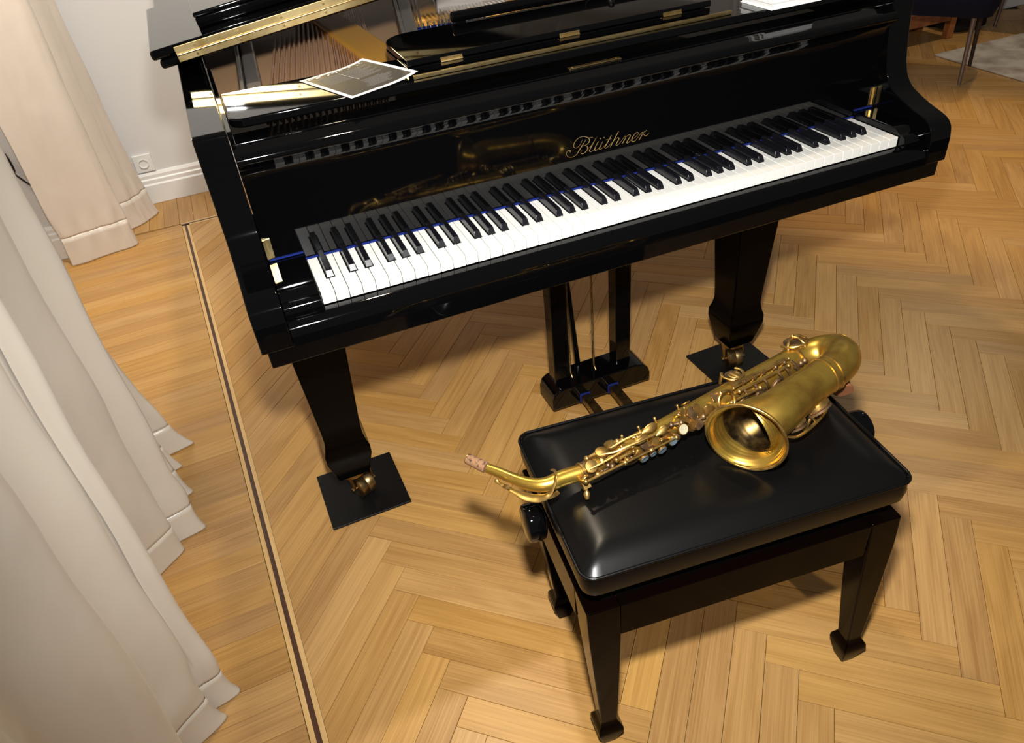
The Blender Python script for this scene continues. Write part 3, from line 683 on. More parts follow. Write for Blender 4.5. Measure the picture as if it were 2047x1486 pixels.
# legs with casters ---------------------------------------------------
def sq(cx, cy, z, hx_, hy_=None):
    hy_ = hx_ if hy_ is None else hy_
    return [V(cx - hx_, cy - hy_, z), V(cx + hx_, cy - hy_, z), V(cx + hx_, cy + hy_, z), V(cx - hx_, cy + hy_, z)]
for cx, cy, sw, plabel in ((-0.026, 0.272, -0.40, 'left'), (1.078, 0.275, 0.2, 'right')):
    b = MB()
    b.loft([sq(cx, cy, z, h) for z, h in ((0.6315, 0.066), (0.56, 0.062), (0.26, 0.0455), (0.225, 0.0445), (0.205, 0.048), (0.188, 0.0535), (0.165, 0.0535), (0.098, 0.0385), (0.092, 0.0360))])
    lg = pp(b, 'leg', M['satin_black'], 20, 0.004, 2)
    # caster: horned bracket, twin-tread wheel
    ca = math.cos(sw); sa = math.sin(sw); ax = V(ca, -sa * 0 + math.sin(-sw), 0) if False else V(ca, -sa, 0); fw = V(sa, ca, 0)
    c = V(cx, cy, 0.0) + fw * -0.010 + V(0.012 if sw < 0 else 0.0, 0, 0)
    b = MB(); b.disc((cx, cy, 0.0785), (0, 0, 1), 0.030, 0.013, 24)
    for s in (-1, 1):
        q = [c + ax * s * 0.0245 + V(0, 0, 0.080) + fw * 0.014, c + ax * s * 0.0265 + V(0, 0, 0.060) + fw * 0.004, c + ax * s * 0.0265 + V(0, 0, 0.036)]
        b.tube(q, [0.011, 0.009, 0.007], 8, True, 0.45, ax)
    cb = pp(b, 'caster', M['brass_old'], 40)
    b = MB(); b.lathe([(-0.0215, 0.006), (-0.0215, 0.024), (-0.019, 0.0285), (-0.004, 0.0295), (-0.001, 0.0275), (0.001, 0.0275), (0.004, 0.0295), (0.019, 0.0285), (0.0215, 0.024), (0.0215, 0.006)], c + V(0, 0, 0.0365), ax, 32, True); o = pp(b, 'caster_wheel', M['brass_old'], 40, 0, 2, cb)
    b = MB(); b.tube([c - ax * 0.034 + V(0, 0, 0.0365), c + ax * 0.034 + V(0, 0, 0.0365)], [0.0055, 0.0055], 10); pp(b, 'axle', M['brass_old'], 40, 0, 2, cb)
# back leg under the tail
b = MB(); b.loft([sq(0.22, 1.62, z, h) for z, h in ((0.667, 0.066), (0.26, 0.046), (0.205, 0.048), (0.188, 0.0535), (0.10, 0.038), (0.006, 0.03))]); pp(b, 'leg', M['satin_black'], 20, 0.004)

# pedal lyre ------------------------------------------------------------
b = MB()
for x in (0.545, 0.728):
    bb = MB(); bb.loft([sq(x + 0.023, 0.337, z, h, 0.021) for z, h in ((0.6315, 0.025), (0.098, 0.0215))]); pp(bb, 'lyre_post', LAC, None, 0.004)
lyre_out = [(0.526, 0.034), (0.822, 0.034), (0.822, 0.062)] + [(0.814, 0.080), (0.800, 0.092), (0.780, 0.098), (0.566, 0.098), (0.546, 0.094), (0.532, 0.084), (0.526, 0.066)]
b = MB(); b.prism(lyre_out, 0.292, 0.383, 'y'); lb = pp(b, 'pedal_box', LAC, 30, 0.004)
for x in (0.620, 0.705):
    b = MB(); b.box((x - 0.0155, 0.289, 0.036), (x + 0.0155, 0.2915, 0.063)); pp(b, 'pedal_felt', M['felt_blue'])
    b = MB(); P = [V(x, 0.30, 0.046), V(x, 0.26, 0.046), V(x, 0.215, 0.044), V(x, 0.185, 0.036), V(x, 0.175, 0.031)]
    b.loft([[V(p.x - w, p.y, p.z - 0.007), V(p.x + w, p.y, p.z - 0.007), V(p.x + w, p.y, p.z + 0.013), V(p.x - w, p.y, p.z + 0.013)] for p, w in zip(P, (0.0125, 0.0125, 0.014, 0.016, 0.012))]); pp(b, 'pedal', M['brass_old'], 40, 0.002)
b = MB(); b.tube([(0.612, 0.41, 0.6315), (0.640, 0.372, 0.098)], 0.0075, 12); pp(b, 'lyre_brace', LAC, 60)
for x0, x1 in ((0.672, 0.672), (0.603, 0.601)):
    b = MB(); b.tube([(x0, 0.345, 0.6315), (x1, 0.338, 0.11), (x1, 0.325, 0.0985)], 0.0030, 8); pp(b, 'pedal_rod', M['brass_old'], 60)

# ------------------------------------------------------------------ things on and under the piano
for (cx, cy, lab) in ((-0.0148, 0.2785, 'square black floor plate under the left piano leg, nearest the curtain'), (1.0895, 0.270, 'square black floor plate under the right piano leg, behind the bench')):
    t = V(cx, cy, 0); b = MB(); b.box((-0.0988, -0.0988, 0.0004), (0.0988, 0.0988, 0.0066)); o = b.build('caster_plate', M['rubber'], None, None, 0.001)
    o.location = t; o.rotation_euler = (0, 0, 0.02); tag(o, lab, 'floor plate')

lf = [V(0.085, 0.340, 0.9817), V(0.147, 0.172, 0.9817), V(0.281, 0.217, 0.9817), V(0.215, 0.372, 0.9817)]
leaf = thing('leaflet', 'printed leaflet with white border lying on the black music shelf', 'leaflet', lf[0])
def leaf_pt(u, v, h=0.0): 
    p = lf[0] * (1 - u) * (1 - v) + lf[1] * u * (1 - v) + lf[2] * u * v + lf[3] * (1 - u) * v - lf[0]
    return p + V(0, 0, 0.0004 + h + 0.010 * max(0, v - 0.45) ** 2 * 3.2 + 0.0012 * math.sin(PI * v) ** 2)
def leaf_sheet(u0, u1, v0, v1, h, nu=8, nv=14):
    b = MB(); vs = [leaf_pt(u0 + (u1 - u0) * i / nu, v0 + (v1 - v0) * j / nv, h) for j in range(nv + 1) for i in range(nu + 1)]
    b.add(vs, [(j * (nu + 1) + i, j * (nu + 1) + i + 1, (j + 1) * (nu + 1) + i + 1, (j + 1) * (nu + 1) + i) for j in range(nv) for i in range(nu)]); return b
leaf_sheet(0, 1, 0, 1, 0).build('sheet', M['paper'], leaf, 60)
leaf_sheet(0.055, 0.945, 0.06, 0.95, 0.0003).build('printed_panel', M['print'], leaf, 60)
b = MB()
rnd = random.Random(3)
def bar(u, v0, v1, w=0.008):
    n = 5; vs = []
    for j in range(n + 1):
        v = v0 + (v1 - v0) * j / n; vs += [leaf_pt(u - w / 2, v, 0.0006), leaf_pt(u + w / 2, v, 0.0006)]
    b.add(vs, [(2 * j, 2 * j + 1, 2 * j + 3, 2 * j + 2) for j in range(n)])
for k in range(22):                                   # rows of small print in two blocks (too small to read), a white rule between
    u = 0.17 + k * 0.0165
    if k < 18:
        v = 0.13 + 0.01 * rnd.random()
        while v < 0.44: d = 0.018 + 0.03 * rnd.random(); bar(u, v, min(v + d, 0.455), 0.006); v += d + 0.007
    v = 0.50 + 0.01 * rnd.random()
    while v < 0.80 + 0.06 * math.sin(k): d = 0.018 + 0.03 * rnd.random(); bar(u, v, v + d, 0.006); v += d + 0.007
for k in range(14):
    u = 0.60 + k * 0.0195; c = 0.60 + 0.05 * math.sin(k * 0.4); hw = 0.12 + 0.09 * rnd.random(); v = c - hw
    while v < c + hw: d = 0.018 + 0.03 * rnd.random(); bar(u, v, v + d, 0.007); v += d + 0.007
b.build('small_print', M['print_light'], leaf)
b = MB(); bar(0.0, 0, 0); b = MB()
vs = [leaf_pt(0.16, 0.470, 0.0007), leaf_pt(0.16, 0.478, 0.0007), leaf_pt(0.545, 0.496, 0.0007), leaf_pt(0.545, 0.488, 0.0007)]; b.add(vs, [(0, 1, 2, 3)])
for k in range(40):
    u = 0.075 + 0.05 * rnd.random() ** 2; v = 0.08 + 0.85 * rnd.random(); r = 0.006 + 0.014 * rnd.random()
    b.add([leaf_pt(u + r * math.cos(a * PI / 3) * 0.7, v + r * math.sin(a * PI / 3), 0.0007) for a in range(6)], [(0, 1, 2, 3, 4, 5)])
b.build('white_snow_print', M['paper'], leaf)

# stacked booklets at the treble end of the music shelf
for k, (z, dx, dy, rz, lab) in enumerate(((0.9812, 0, 0, 0.0, 'white booklet lowest of the stack at the right end of the piano shelf'), (0.9935, 0.001, 0.002, 0.012, 'white booklet in the middle of the stack on the piano shelf'), (1.0058, -0.003, 0.001, -0.02, 'white booklet on top of the stack on the piano shelf'))):
    t = thing('booklet', lab, 'book', (1.064 + dx, 0.226 + dy, z), rz, 'stacked booklets on the piano')
    b = MB(); b.box((-0.0575, -0.0495, 0.0009), (0.0600, 0.0495, 0.0112)); b.build('pages', M['paper'], t)
    for z0 in (0.0, 0.0113):
        b = MB(); b.box((-0.0605, -0.0515, z0), (0.0605, 0.0515, z0 + 0.0009)); b.build('cover', M['plastic_white'], t, None, 0.0003)

# black board lying on the folded lid flap
t = thing('black_case', 'flat black case lying on top of the piano lid', 'case', LM @ V(0.070, 0.665, 0.0378)); t.rotation_euler = (0, -LA, 0)
b = MB(); b.box((0, 0, 0.0003), (0.40, 0.34, 0.0205)); b.build('case_body', LAC, t, None, 0.003)
b = MB(); b.box((-0.001, -0.001, 0.0208), (0.401, 0.341, 0.0300)); b.build('case_cover', LAC, t, None, 0.003)

# ------------------------------------------------------------------ piano bench
BC, BR_ = V(0.488, -0.4245, 0), math.radians(-5.65)
bench = thing('piano_bench', 'dark wooden piano bench with black leather cushion and side knobs', 'bench', BC, BR_)
HX, HY, ZS = 0.2665, 0.1615, 0.500
def rrect(hx_, hy_, r, z, n=5):
    out = []
    for cx, cy, a0 in ((-hx_ + r, -hy_ + r, PI), (hx_ - r, -hy_ + r, 1.5 * PI), (hx_ - r, hy_ - r, 0), (-hx_ + r, hy_ - r, 0.5 * PI)):
        for k in range(n + 1): a = a0 + k / n * PI / 2; out.append(V(cx + r * math.cos(a), cy + r * math.sin(a), z))
    return out
b = MB(); b.loft([rrect(HX - d, HY - d, 0.022, z) for z, d in ((0.4575, 0.004), (0.459, 0.001), (0.475, -0.001), (0.490, 0.000), (ZS - 0.002, 0.001))])
b.build('cushion_side', M['leather'], bench, 40)
# crowned top
vs, fs = [], []; NX, NY = 56, 36
for j in range(NY + 1):
    for i in range(NX + 1):
        u, v = -1 + 2 * i / NX, -1 + 2 * j / NY
        x, y = u * (HX - 0.0025), v * (HY - 0.0025)
        # round the corners of the grid
        r = 0.020; cx, cy = HX - 0.0025 - r, HY - 0.0025 - r
        if abs(x) > cx and abs(y) > cy:
            dx, dy = abs(x) - cx, abs(y) - cy; m_ = max(dx, dy); l = math.hypot(dx, dy)
            if l > 0: x = math.copysign(cx + dx * m_ / l, x); y = math.copysign(cy + dy * m_ / l, y)
        d = min(1 - abs(u), (1 - abs(v)) * HY / HX) * HX
        e = min(1.0, d / 0.060)
        h = 0.0215 * (1 - (1 - e) ** 2.4) * (0.90 + 0.10 * (1 - u * u) * (1 - v * v))
        vs.append((x, y, ZS - 0.001 + h)); 
for j in range(NY):
    for i in range(NX): k = j * (NX + 1) + i; fs.append((k, k + 1, k + NX + 2, k + NX + 1))
me = bpy.data.meshes.new('cushion_top'); me.from_pydata(vs, [], fs); me.update(); finish('cushion_top', me, M['leather'], bench, 180)
P = rrect(HX + 0.0005, HY + 0.0005, 0.022, ZS - 0.0005, 6); b = MB(); b.tube(P + [P[0], P[1]], 0.0026, 8, False); b.build('piping', M['leather'], bench, 180)
b = MB(); b.box((-0.235, -0.142, 0.419), (0.235, 0.142, 0.4573)); b.build('lift_frame', M['rubber'], bench)
tops = ((-1, -1), (1, -1), (1, 1), (-1, 1)); feet = ((-0.2265, -0.134), (0.2600, -0.137), (0.2520, 0.134), (-0.2150, 0.137))
for (sx, sy), (fx, fy) in zip(tops, feet):
    tx, ty = sx * (HX - 0.0285), sy * (HY - 0.0285)
    b = MB(); rings = []
    for z, h in ((0.4185, 0.0265), (0.35, 0.0262), (0.20, 0.0205), (0.080, 0.0150), (0.072, 0.0150), (0.064, 0.0185), (0.055, 0.0228), (0.046, 0.0236), (0.0, 0.0128)):
        f = min(1, (0.42 - z) / 0.37); f = max(0, f); rings.append(sq(tx + (fx - tx) * f, ty + (fy - ty) * f, z, h))
    b.loft(rings); b.build('leg', M['bench_wood'], bench, 24, 0.0025, 2)
for s in (-1, 1):
    b = MB(); b.box((-0.2110, s * 0.1600 - 0.010 * (s + 1), 0.345), (0.2110, s * 0.1600 + 0.010 * (1 - s), 0.4175)); b.build('apron', M['bench_wood'], bench, None, 0.0015)
    b = MB(); b.box((s * 0.2640 - 0.010 * (s + 1), -0.1060, 0.345), (s * 0.2640 + 0.010 * (1 - s), 0.1060, 0.4175)); b.build('apron', M['bench_wood'], bench, None, 0.0015)
    k0 = 0.0 if s > 0 else 0.0125
    b = MB(); b.lathe([(0.002, 0.013), (0.016 - k0, 0.013), (0.018 - k0, 0.024), (0.022 - k0, 0.0305), (0.030 - k0, 0.0320), (0.042 - k0, 0.0320), (0.047 - k0, 0.0305), (0.049 - k0, 0.027), (0.050 - k0, 0.001)], (s * HX, 0.012, 0.448), (s, 0, 0), 36)
    b.build('height_knob', LAC, bench, 40)

# ------------------------------------------------------------------ alto saxophone lying on the bench
SA_, SB_, SC_, SD_ = V(0.2748, -0.4134, 0.552), V(0.7094, -0.3544, 0.562), V(0.6888, -0.4420, 0.600), V(0.5125, -0.4884, 0.583)
SU = (SB_ - SA_).normalized(); SM = V(0.0684, -0.634, 0.7703).normalized(); SW = SM.cross(SU).normalized()
SR = V(0.50, -0.42, 0.52)
sax = thing('alto_saxophone', 'worn golden brass saxophone without mouthpiece lying across the leather bench', 'saxophone', SR)
def sp(mb, name, m='sax', smooth=40, parent=None):
    o = mb.build(name, M[m], parent if parent is not None else sax, smooth)
    o.location = -SR if parent is None else V(0, 0, 0); return o
def S(s, w, h): return SA_ + SU * s + SW * w + SM * h          # along the tube, across it, towards the key side
def R_body(s): return 0.0125 + (0.0265 - 0.0125) * max(0, s) / 0.4387
LB = 0.4387
def onb(s, w, extra=0.0):
    """point above the body tube at across-offset w, plus its outward normal"""
    r = R_body(s); ww = max(-0.95, min(0.95, w / (r + extra))); hh = math.sqrt(1 - ww * ww)
    n = (SW * ww + SM * hh); return SA_ + SU * s + n * (r + extra), n
b = MB(); b.tube([S(-0.004, 0, 0)] + [S(LB * k / 12, 0, 0) for k in range(1, 13)], [R_body(LB * max(k, 0) / 12) for k in range(13)], 40); body = sp(b, 'body_tube')
# ferrules
for s, r in ((0.020, 0.0150), (0.002, 0.0150), (0.024, 0.0142)):
    b = MB(); b.lathe([(-0.0015, r - 0.002), (-0.0012, r), (0.0012, r), (0.0015, r - 0.002)], S(s, 0, 0), SU, 36); sp(b, 'neck_ring', 'sax_key')
b = MB(); b.lathe([(0, 0.0136), (0.022, 0.0142)], S(0.0, 0, 0), SU, 36); sp(b, 'neck_receiver', 'sax_dark')
b = MB(); b.box((-0.006, -0.004, -0.010), (0.006, 0.004, 0.006), Matrix.Translation(S(-0.004, -0.016, 0.006)) @ Matrix(((SU.x, SM.x, SW.x), (SU.y, SM.y, SW.y), (SU.z, SM.z, SW.z))).to_4x4())
b.tube([S(-0.004, -0.020, 0.006), S(-0.006, -0.029, 0.003)], 0.0030, 10); b.tube([S(-0.006, -0.029, 0.003), S(-0.0075, -0.033, 0.002), S(-0.010, -0.040, 0.000)], [0.004, 0.0055, 0.003], 10); sp(b, 'neck_screw', 'sax_key')
# neck with cork, octave key
def AT(px, py, z):
    d = ROT @ V((px - W_PX / 2) / F_PX, -(py - H_PX / 2) / F_PX, -1); t = (z - CAM_POS.z) / d.z; return CAM_POS + d * t
nk = [S(0.0, 0, 0)] + [AT(*q) for q in ((1121, 957.5, 0.5515), (1103, 966, 0.551), (1082, 970.5, 0.550), (1059, 968, 0.549), (1033, 960, 0.549), (1000, 946, 0.550), (975, 936.5, 0.551))]
ck = [AT(972, 935.2, 0.551), AT(936, 918, 0.5525)]
P = spline(nk, 6); b = MB(); b.tube(P, lerp_list([0.0128, 0.0128, 0.0122, 0.0115, 0.0106, 0.0097, 0.0088, 0.0082, 0.0078], len(P)), 28); sp(b, 'neck')
b = MB(); b.tube([ck[0], ck[0] + (ck[1] - ck[0]) * 0.04, ck[1]], [0.0080, 0.0093, 0.0086], 24); sp(b, 'cork', 'cork')
b = MB(); d = (ck[1] - ck[0]).normalized(); b.lathe([(0, 0.0086), (0.0015, 0.0086), (0.002, 0.0072), (0.001, 0.0060)], ck[1], d, 24); sp(b, 'cork_end_ring', 'sax_key')
# octave key: flat plate under the neck, loop round the neck, pad
oc = [AT(*q) for q in ((994, 963, 0.553), (1012, 974, 0.556), (1030, 984, 0.557), (1052, 994, 0.557), (1075, 997, 0.556), (1095, 991, 0.556), (1106, 975, 0.562), (1111, 955, 0.568), (1109, 942, 0.565), (1102, 939, 0.560))]
P = spline(oc, 5); b = MB(); b.tube(P, lerp_list([0.004, 0.0035, 0.005, 0.0085, 0.0095, 0.0055, 0.0026, 0.0024, 0.0024, 0.0024], len(P)), 10, True, 0.30, (0.2, -0.3, 0.9)); sp(b, 'octave_key', 'sax_key')
oc = [AT(*q) for q in ((1072, 999, 0.556), (1092, 996, 0.553), (1108, 990, 0.550), (1116, 984, 0.548))]
P = spline(oc, 5); b = MB(); b.tube(P, [0.0035] * len(P), 10, True, 0.4, (0.2, -0.3, 0.9)); sp(b, 'octave_key_arm', 'sax_key'); b = MB(); b.tube([AT(1008, 973, 0.556), AT(1015, 974, 0.563)], 0.0035, 8); sp(b, 'octave_key_hinge', 'sax_key'); b = MB(); b.ball(AT(994, 962, 0.553), 0.0045); sp(b, 'octave_key_stop', 'sax_key')

# bow
MC = (SB_ + SC_) / 2
P = []
for k in range(25):
    a = PI * k / 24; P.append(MC + (SB_ - MC) * math.cos(a) + SU * 0.066 * math.sin(a) + V(0, 0, 0.004) * math.sin(a))
b = MB(); b.tube(P, lerp_list([0.0265, 0.0285, 0.0300, 0.0300, 0.0285], 25), 40); sp(b, 'bow')
for p, ax, r in ((SB_, SU, 0.0290), (SB_ + SU * 0.012, SU, 0.0285), (SC_, SU, 0.0305), (SC_ + SU * 0.014, SU, 0.0300)):
    b = MB(); b.lathe([(-0.0022, r - 0.003), (-0.0016, r), (0.0016, r), (0.0022, r - 0.003)], p, ax, 40); sp(b, 'bow_ring', 'sax_key')
# bow guard plate (engraved patch on the outside of the bow)
b = MB()
for k0, k1 in ((9, 15),):
    rings = []
    for k in range(k0, k1 + 1):
        c = P[k]; t = (P[k + 1] - P[k - 1]).normalized(); out = (c - MC).normalized(); sd = t.cross(out).normalized()
        ww = 0.9 * math.sin(PI * (k - k0 + 0.4) / (k1 - k0 + 0.8)) + 0.12
        rings.append([c + (out * math.cos(a) + sd * math.sin(a)) * 0.0312 for a in [ww * (-1 + 2 * q / 10) for q in range(11)]])
    b.loft(rings, False, False)
o = sp(b, 'bow_guard', 'sax'); sd_ = o.modifiers.new('thickness', 'SOLIDIFY'); sd_.thickness = 0.0012
# bell
nb = V(-0.80, -0.60, -0.01).normalized()
bp_ = [SC_, AT(1612, 778, 0.5985), AT(1575, 806, 0.597), AT(1545, 830, 0.594), SD_ - nb * 0.026, SD_]
P = spline(bp_, 9); npt = len(P)
L = [0.0]
for i in range(1, npt): L.append(L[-1] + (P[i] - P[i - 1]).length)
def R_bell(d):   # d = distance back from the rim
    pr = ((0, 0.0595), (0.004, 0.0550), (0.010, 0.0500), (0.020, 0.0448), (0.035, 0.0402), (0.06, 0.0362), (0.10, 0.0325), (0.16, 0.0295), (0.3, 0.028))
    for (d0, r0), (d1, r1) in zip(pr, pr[1:]):
        if d <= d1: return r0 + (r1 - r0) * (d - d0) / (d1 - d0)
    return pr[-1][1]
# resample densely near the rim
fine = []
for i in range(npt - 1):
    m_ = 1 if L[-1] - L[i] > 0.05 else 3
    for k in range(m_): f = k / m_; fine.append((P[i].lerp(P[i + 1], f), L[-1] - (L[i] + (L[i + 1] - L[i]) * f)))
fine.append((P[-1], 0.0))
b = MB(); b.tube([p for p, d in fine], [R_bell(d) for p, d in fine], 56, False); bell = sp(b, 'bell', 'sax', 60)
sd_ = bell.modifiers.new('thickness', 'SOLIDIFY'); sd_.thickness = 0.0012; sd_.offset = -1
b = MB(); q_ = [(p, d) for p, d in fine if 0.019 < d < 0.16]; b.tube([p for p, d in q_], [R_bell(d) - 0.0022 for p, d in q_], 48, False); sp(b, 'bell_bore', 'bore', 60)
P2 = [SD_ + nb * 0.0008 + (V(0, 0, 1) * math.cos(a) + nb.cross(V(0, 0, 1)).normalized() * math.sin(a)) * 0.0605 for a in [2 * PI * k / 64 for k in range(66)]]
b = MB(); b.tube(P2, 0.0022, 10, False); sp(b, 'bell_rim', 'sax_key', 180)

# keys, rods and posts. Each call gives across-offset and height above the tube
def cup(s, w, r, extra=0.007, name='key_cup', m='sax_key', dome=0.0009):
    p, n = onb(s, w, 0.0); b = MB()
    b.lathe([(0, r * 0.55), (extra - 0.003, r * 0.55), (extra - 0.003, r), (extra, r), (extra + 0.0012, r * 0.93), (extra + 0.0012 + dome * 0.7, r * 0.5), (extra + 0.0012 + dome, r * 0.03)], p, n, 28, True)
    return sp(b, name, m, 35)
def rod(pts, r=0.0022, name='key_rod', m='sax_key', ends=True):
    b = MB(); q = [onb(s, w, e)[0] for s, w, e in pts]; b.tube(q, r, 10)
    if ends:
        for p in (q[0], q[-1]): b.ball(p, r * 1.75, 10)
    for s, w, e in (pts[0], pts[-1]):
        p0, n = onb(s, w, -0.002); p1, _ = onb(s, w, e); b.tube([p0, p1], [r * 1.2, r * 0.9], 8)
    return sp(b, name, m)
def arm_(pts, r0=0.0024, r1=0.0018, name='key_arm', m='sax_key', sq_=0.6):
    q = spline([onb(s, w, e)[0] for s, w, e in pts], 4); b = MB(); b.tube(q, lerp_list([r0, r1, r1], len(q)), 8, True, sq_, SM); return sp(b, name, m)
def teardrop(s0, w0, s1, w1, e, r, name='palm_touch', m='sax_key'):
    p0, _ = onb(s0, w0, e); p1, _ = onb(s1, w1, e + 0.002); d = p1 - p0; b = MB()
    b.tube([p0 + d * f for f in (0, 0.15, 0.35, 0.55, 0.75, 0.9, 1.0)], [r * q for q in (0.22, 0.5, 0.85, 1.0, 0.95, 0.65, 0.1)], 14, True, 0.42, SM); return sp(b, name, m)
cup(0.0127, 0.0005, 0.0102); cup(0.0400, 0.0085, 0.0108); cup(0.0600, 0.0115, 0.0108); cup(-0.001, -0.0098, 0.0092, 0.006)
cup(0.0215, -0.0130, 0.0085, 0.006); cup(0.033, 0.001, 0.0045, 0.009)
arm_([(0.006, -0.002, 0.0110), (0.030, -0.002, 0.0140), (0.060, -0.0005, 0.017), (0.088, 0.0015, 0.018)], 0.0012, 0.0020)
arm_([(0.034, 0.0100, 0.0105), (0.052, 0.0040, 0.0130), (0.068, 0.0030, 0.018), (0.100, 0.0008, 0.022), (0.124, -0.0005, 0.022)], 0.0012, 0.0020)
arm_([(0.054, 0.0120, 0.0105), (0.080, 0.0135, 0.0150), (0.105, 0.0120, 0.0180)], 0.0012, 0.0018)
teardrop(0.084, 0.0010, 0.111, 0.0035, 0.018, 0.0062); teardrop(0.106, 0.0100, 0.135, 0.0125, 0.018, 0.0066); teardrop(0.122, -0.0030, 0.148, 0.0020, 0.022, 0.0062)
rod([(0.016, 0.0140, 0.004), (0.072, 0.0160, 0.006)], 0.0028); rod([(0.080, 0.0150, 0.006), (0.100, 0.0085, 0.010)], 0.0022); rod([(0.070, 0.006, 0.008), (0.084, -0.002, 0.012)], 0.002)
rod([(-0.008, -0.0160, 0.016), (0.030, -0.0170, 0.016), (0.062, -0.0175, 0.016)], 0.0024); rod([(0.062, -0.0175, 0.016), (0.110, -0.019, 0.015)], 0.0022); rod([(0.112, -0.019, 0.015), (0.158, -0.0195, 0.014)], 0.002)
rod([(0.052, -0.0080, 0.010), (0.083, -0.0085, 0.010)], 0.0026); rod([(0.028, -0.013, 0.004), (0.046, -0.0145, 0.006)], 0.0018, m='sax_dark'); rod([(0.040, -0.0095, 0.003), (0.042, -0.0135, 0.012)], 0.003, m='sax_dark')
cup(0.0720, -0.0120, 0.0075, 0.008); cup(0.0840, -0.0165, 0.0085, 0.008, m='sax_dark'); cup(0.0920, -0.0105, 0.0090, 0.009); cup(0.1060, -0.0050, 0.0075, 0.007, m='sax_dark')
cup(0.1260, -0.0075, 0.0085, 0.008); cup(0.1130, -0.0120, 0.0080, 0.006, m='sax_dark'); cup(0.1380, -0.0130, 0.0090, 0.006); cup(0.148, -0.0065, 0.0080, 0.004)
def pearl(s, w, e, r, m='pearl'):
    p, n = onb(s, w, 0.0); b = MB(); b.lathe([(0, r * 0.5), (e - 0.004, r * 0.5), (e - 0.003, r * 1.12), (e, r * 1.12), (e, r * 0.98)], p, n, 22, True); c = sp(b, 'pearl_cup', 'sax_key', 35)
    b = MB(); b.lathe([(e - 0.001, r), (e + 0.0008, r * 0.95), (e + 0.0004, r * 0.5), (e, r * 0.02)], p, n, 22, True); o = sp(b, 'pearl_touch', m, 50, c)
for s, w, e, r in ((0.1525, -0.0125, 0.014, 0.0075), (0.1325, -0.0150, 0.014, 0.0075), (0.0990, -0.0140, 0.014, 0.0072), (0.1160, -0.0145, 0.013, 0.0055)): pearl(s, w, e, r)
# little-finger table
pearl(0.1725, -0.0070, 0.016, 0.0082, 'pearl_cream')
TB = Matrix(((SU.x, SW.x, SM.x), (SU.y, SW.y, SM.y), (SU.z, SW.z, SM.z)))
def plate_(s, w, h, ls, lw, th, ang, name, m, rr_=0.003):
    b = MB(); out = rounded_slab(-ls / 2, ls / 2, -lw / 2, lw / 2, rr_, ('fl', 'fr', 'bl', 'br'), 4)
    b.prism(out, 0, th, 'z', Matrix.Translation(S(s, w, h)) @ TB.to_4x4() @ Matrix.Rotation(ang, 4, 'Z') @ Matrix.Rotation(0.25, 4, 'X')); return sp(b, name, m, 30)
plate_(0.1870, 0.0040, 0.029, 0.021, 0.020, 0.003, 0.9, 'little_finger_plate', 'sax_key'); plate_(0.2000, 0.0010, 0.031, 0.017, 0.022, 0.003, 0.7, 'little_finger_plate', 'sax_dark'); plate_(0.2125, 0.0020, 0.030, 0.013, 0.024, 0.003, 0.5, 'little_finger_plate', 'sax_key', 0.005)
plate_(0.1930, -0.0120, 0.028, 0.020, 0.012, 0.003, 0.5, 'little_finger_plate', 'sax_key'); plate_(0.2020, -0.0185, 0.026, 0.016, 0.010, 0.003, 0.3, 'little_finger_plate', 'sax_dark')
rod([(0.178, 0.0100, 0.012), (0.192, 0.0145, 0.014)], 0.002); rod([(0.186, -0.014, 0.010), (0.216, -0.010, 0.010)], 0.003, m='sax_dark'); rod([(0.190, -0.018, 0.008), (0.236, -0.0165, 0.007)], 0.0026)
rod([(0.196, -0.0205, 0.006), (0.250, -0.0190, 0.006)], 0.0022); arm_([(0.176, -0.012, 0.013), (0.184, -0.019, 0.014), (0.196, -0.021, 0.012), (0.201, -0.017, 0.010)], 0.0024, 0.0020)
rod([(0.205, -0.006, 0.010), (0.238, -0.012, 0.006)], 0.0024)
cup(0.232, -0.006, 0.0120, 0.006); cup(0.164, -0.014, 0.006, 0.009, m='sax_dark')
rod([(0.160, 0.001, 0.008), (0.175, -0.003, 0.012)], 0.003, m='sax_dark')
# strap ring, posts along the far edge of the tube
P2 = [S(0.213, 0.0215, 0.004) + (SU * math.cos(a) + SM * math.sin(a)) * 0.0065 for a in [2 * PI * k / 20 for k in range(22)]]; b = MB(); b.tube(P2, 0.0013, 8, False); sp(b, 'strap_ring', 'sax_key')
for s in (0.118, 0.150, 0.196, 0.086):
    b = MB(); p, n = onb(s, R_body(s) * 0.93, -0.002); b.tube([p, p + n * 0.008], 0.0016, 8); b.ball(p + n * 0.008, 0.0028, 8); sp(b, 'post', 'sax_key')
# brace ring between body and bell
P2 = [S(0.262, -0.0050, 0.036) + (SU * math.cos(a) + (SW * 0.94 + SM * 0.34) * math.sin(a)) * 0.0155 for a in [2 * PI * k / 36 for k in range(38)]]; b = MB(); b.tube(P2, 0.0026, 10, False); b.tube([S(0.262, 0.0095, 0.040), S(0.258, 0.013, 0.022)], 0.003, 8); b.tube([S(0.266, -0.019, 0.032), S(0.27, -0.035, 0.020)], 0.003, 8); b.ball(S(0.256, 0.0095, 0.040), 0.0045); sp(b, 'brace_ring', 'sax_key')
plate_(0.252, 0.010, 0.026, 0.012, 0.016, 0.002, 0.2, 'brace_foot', 'sax_dark')
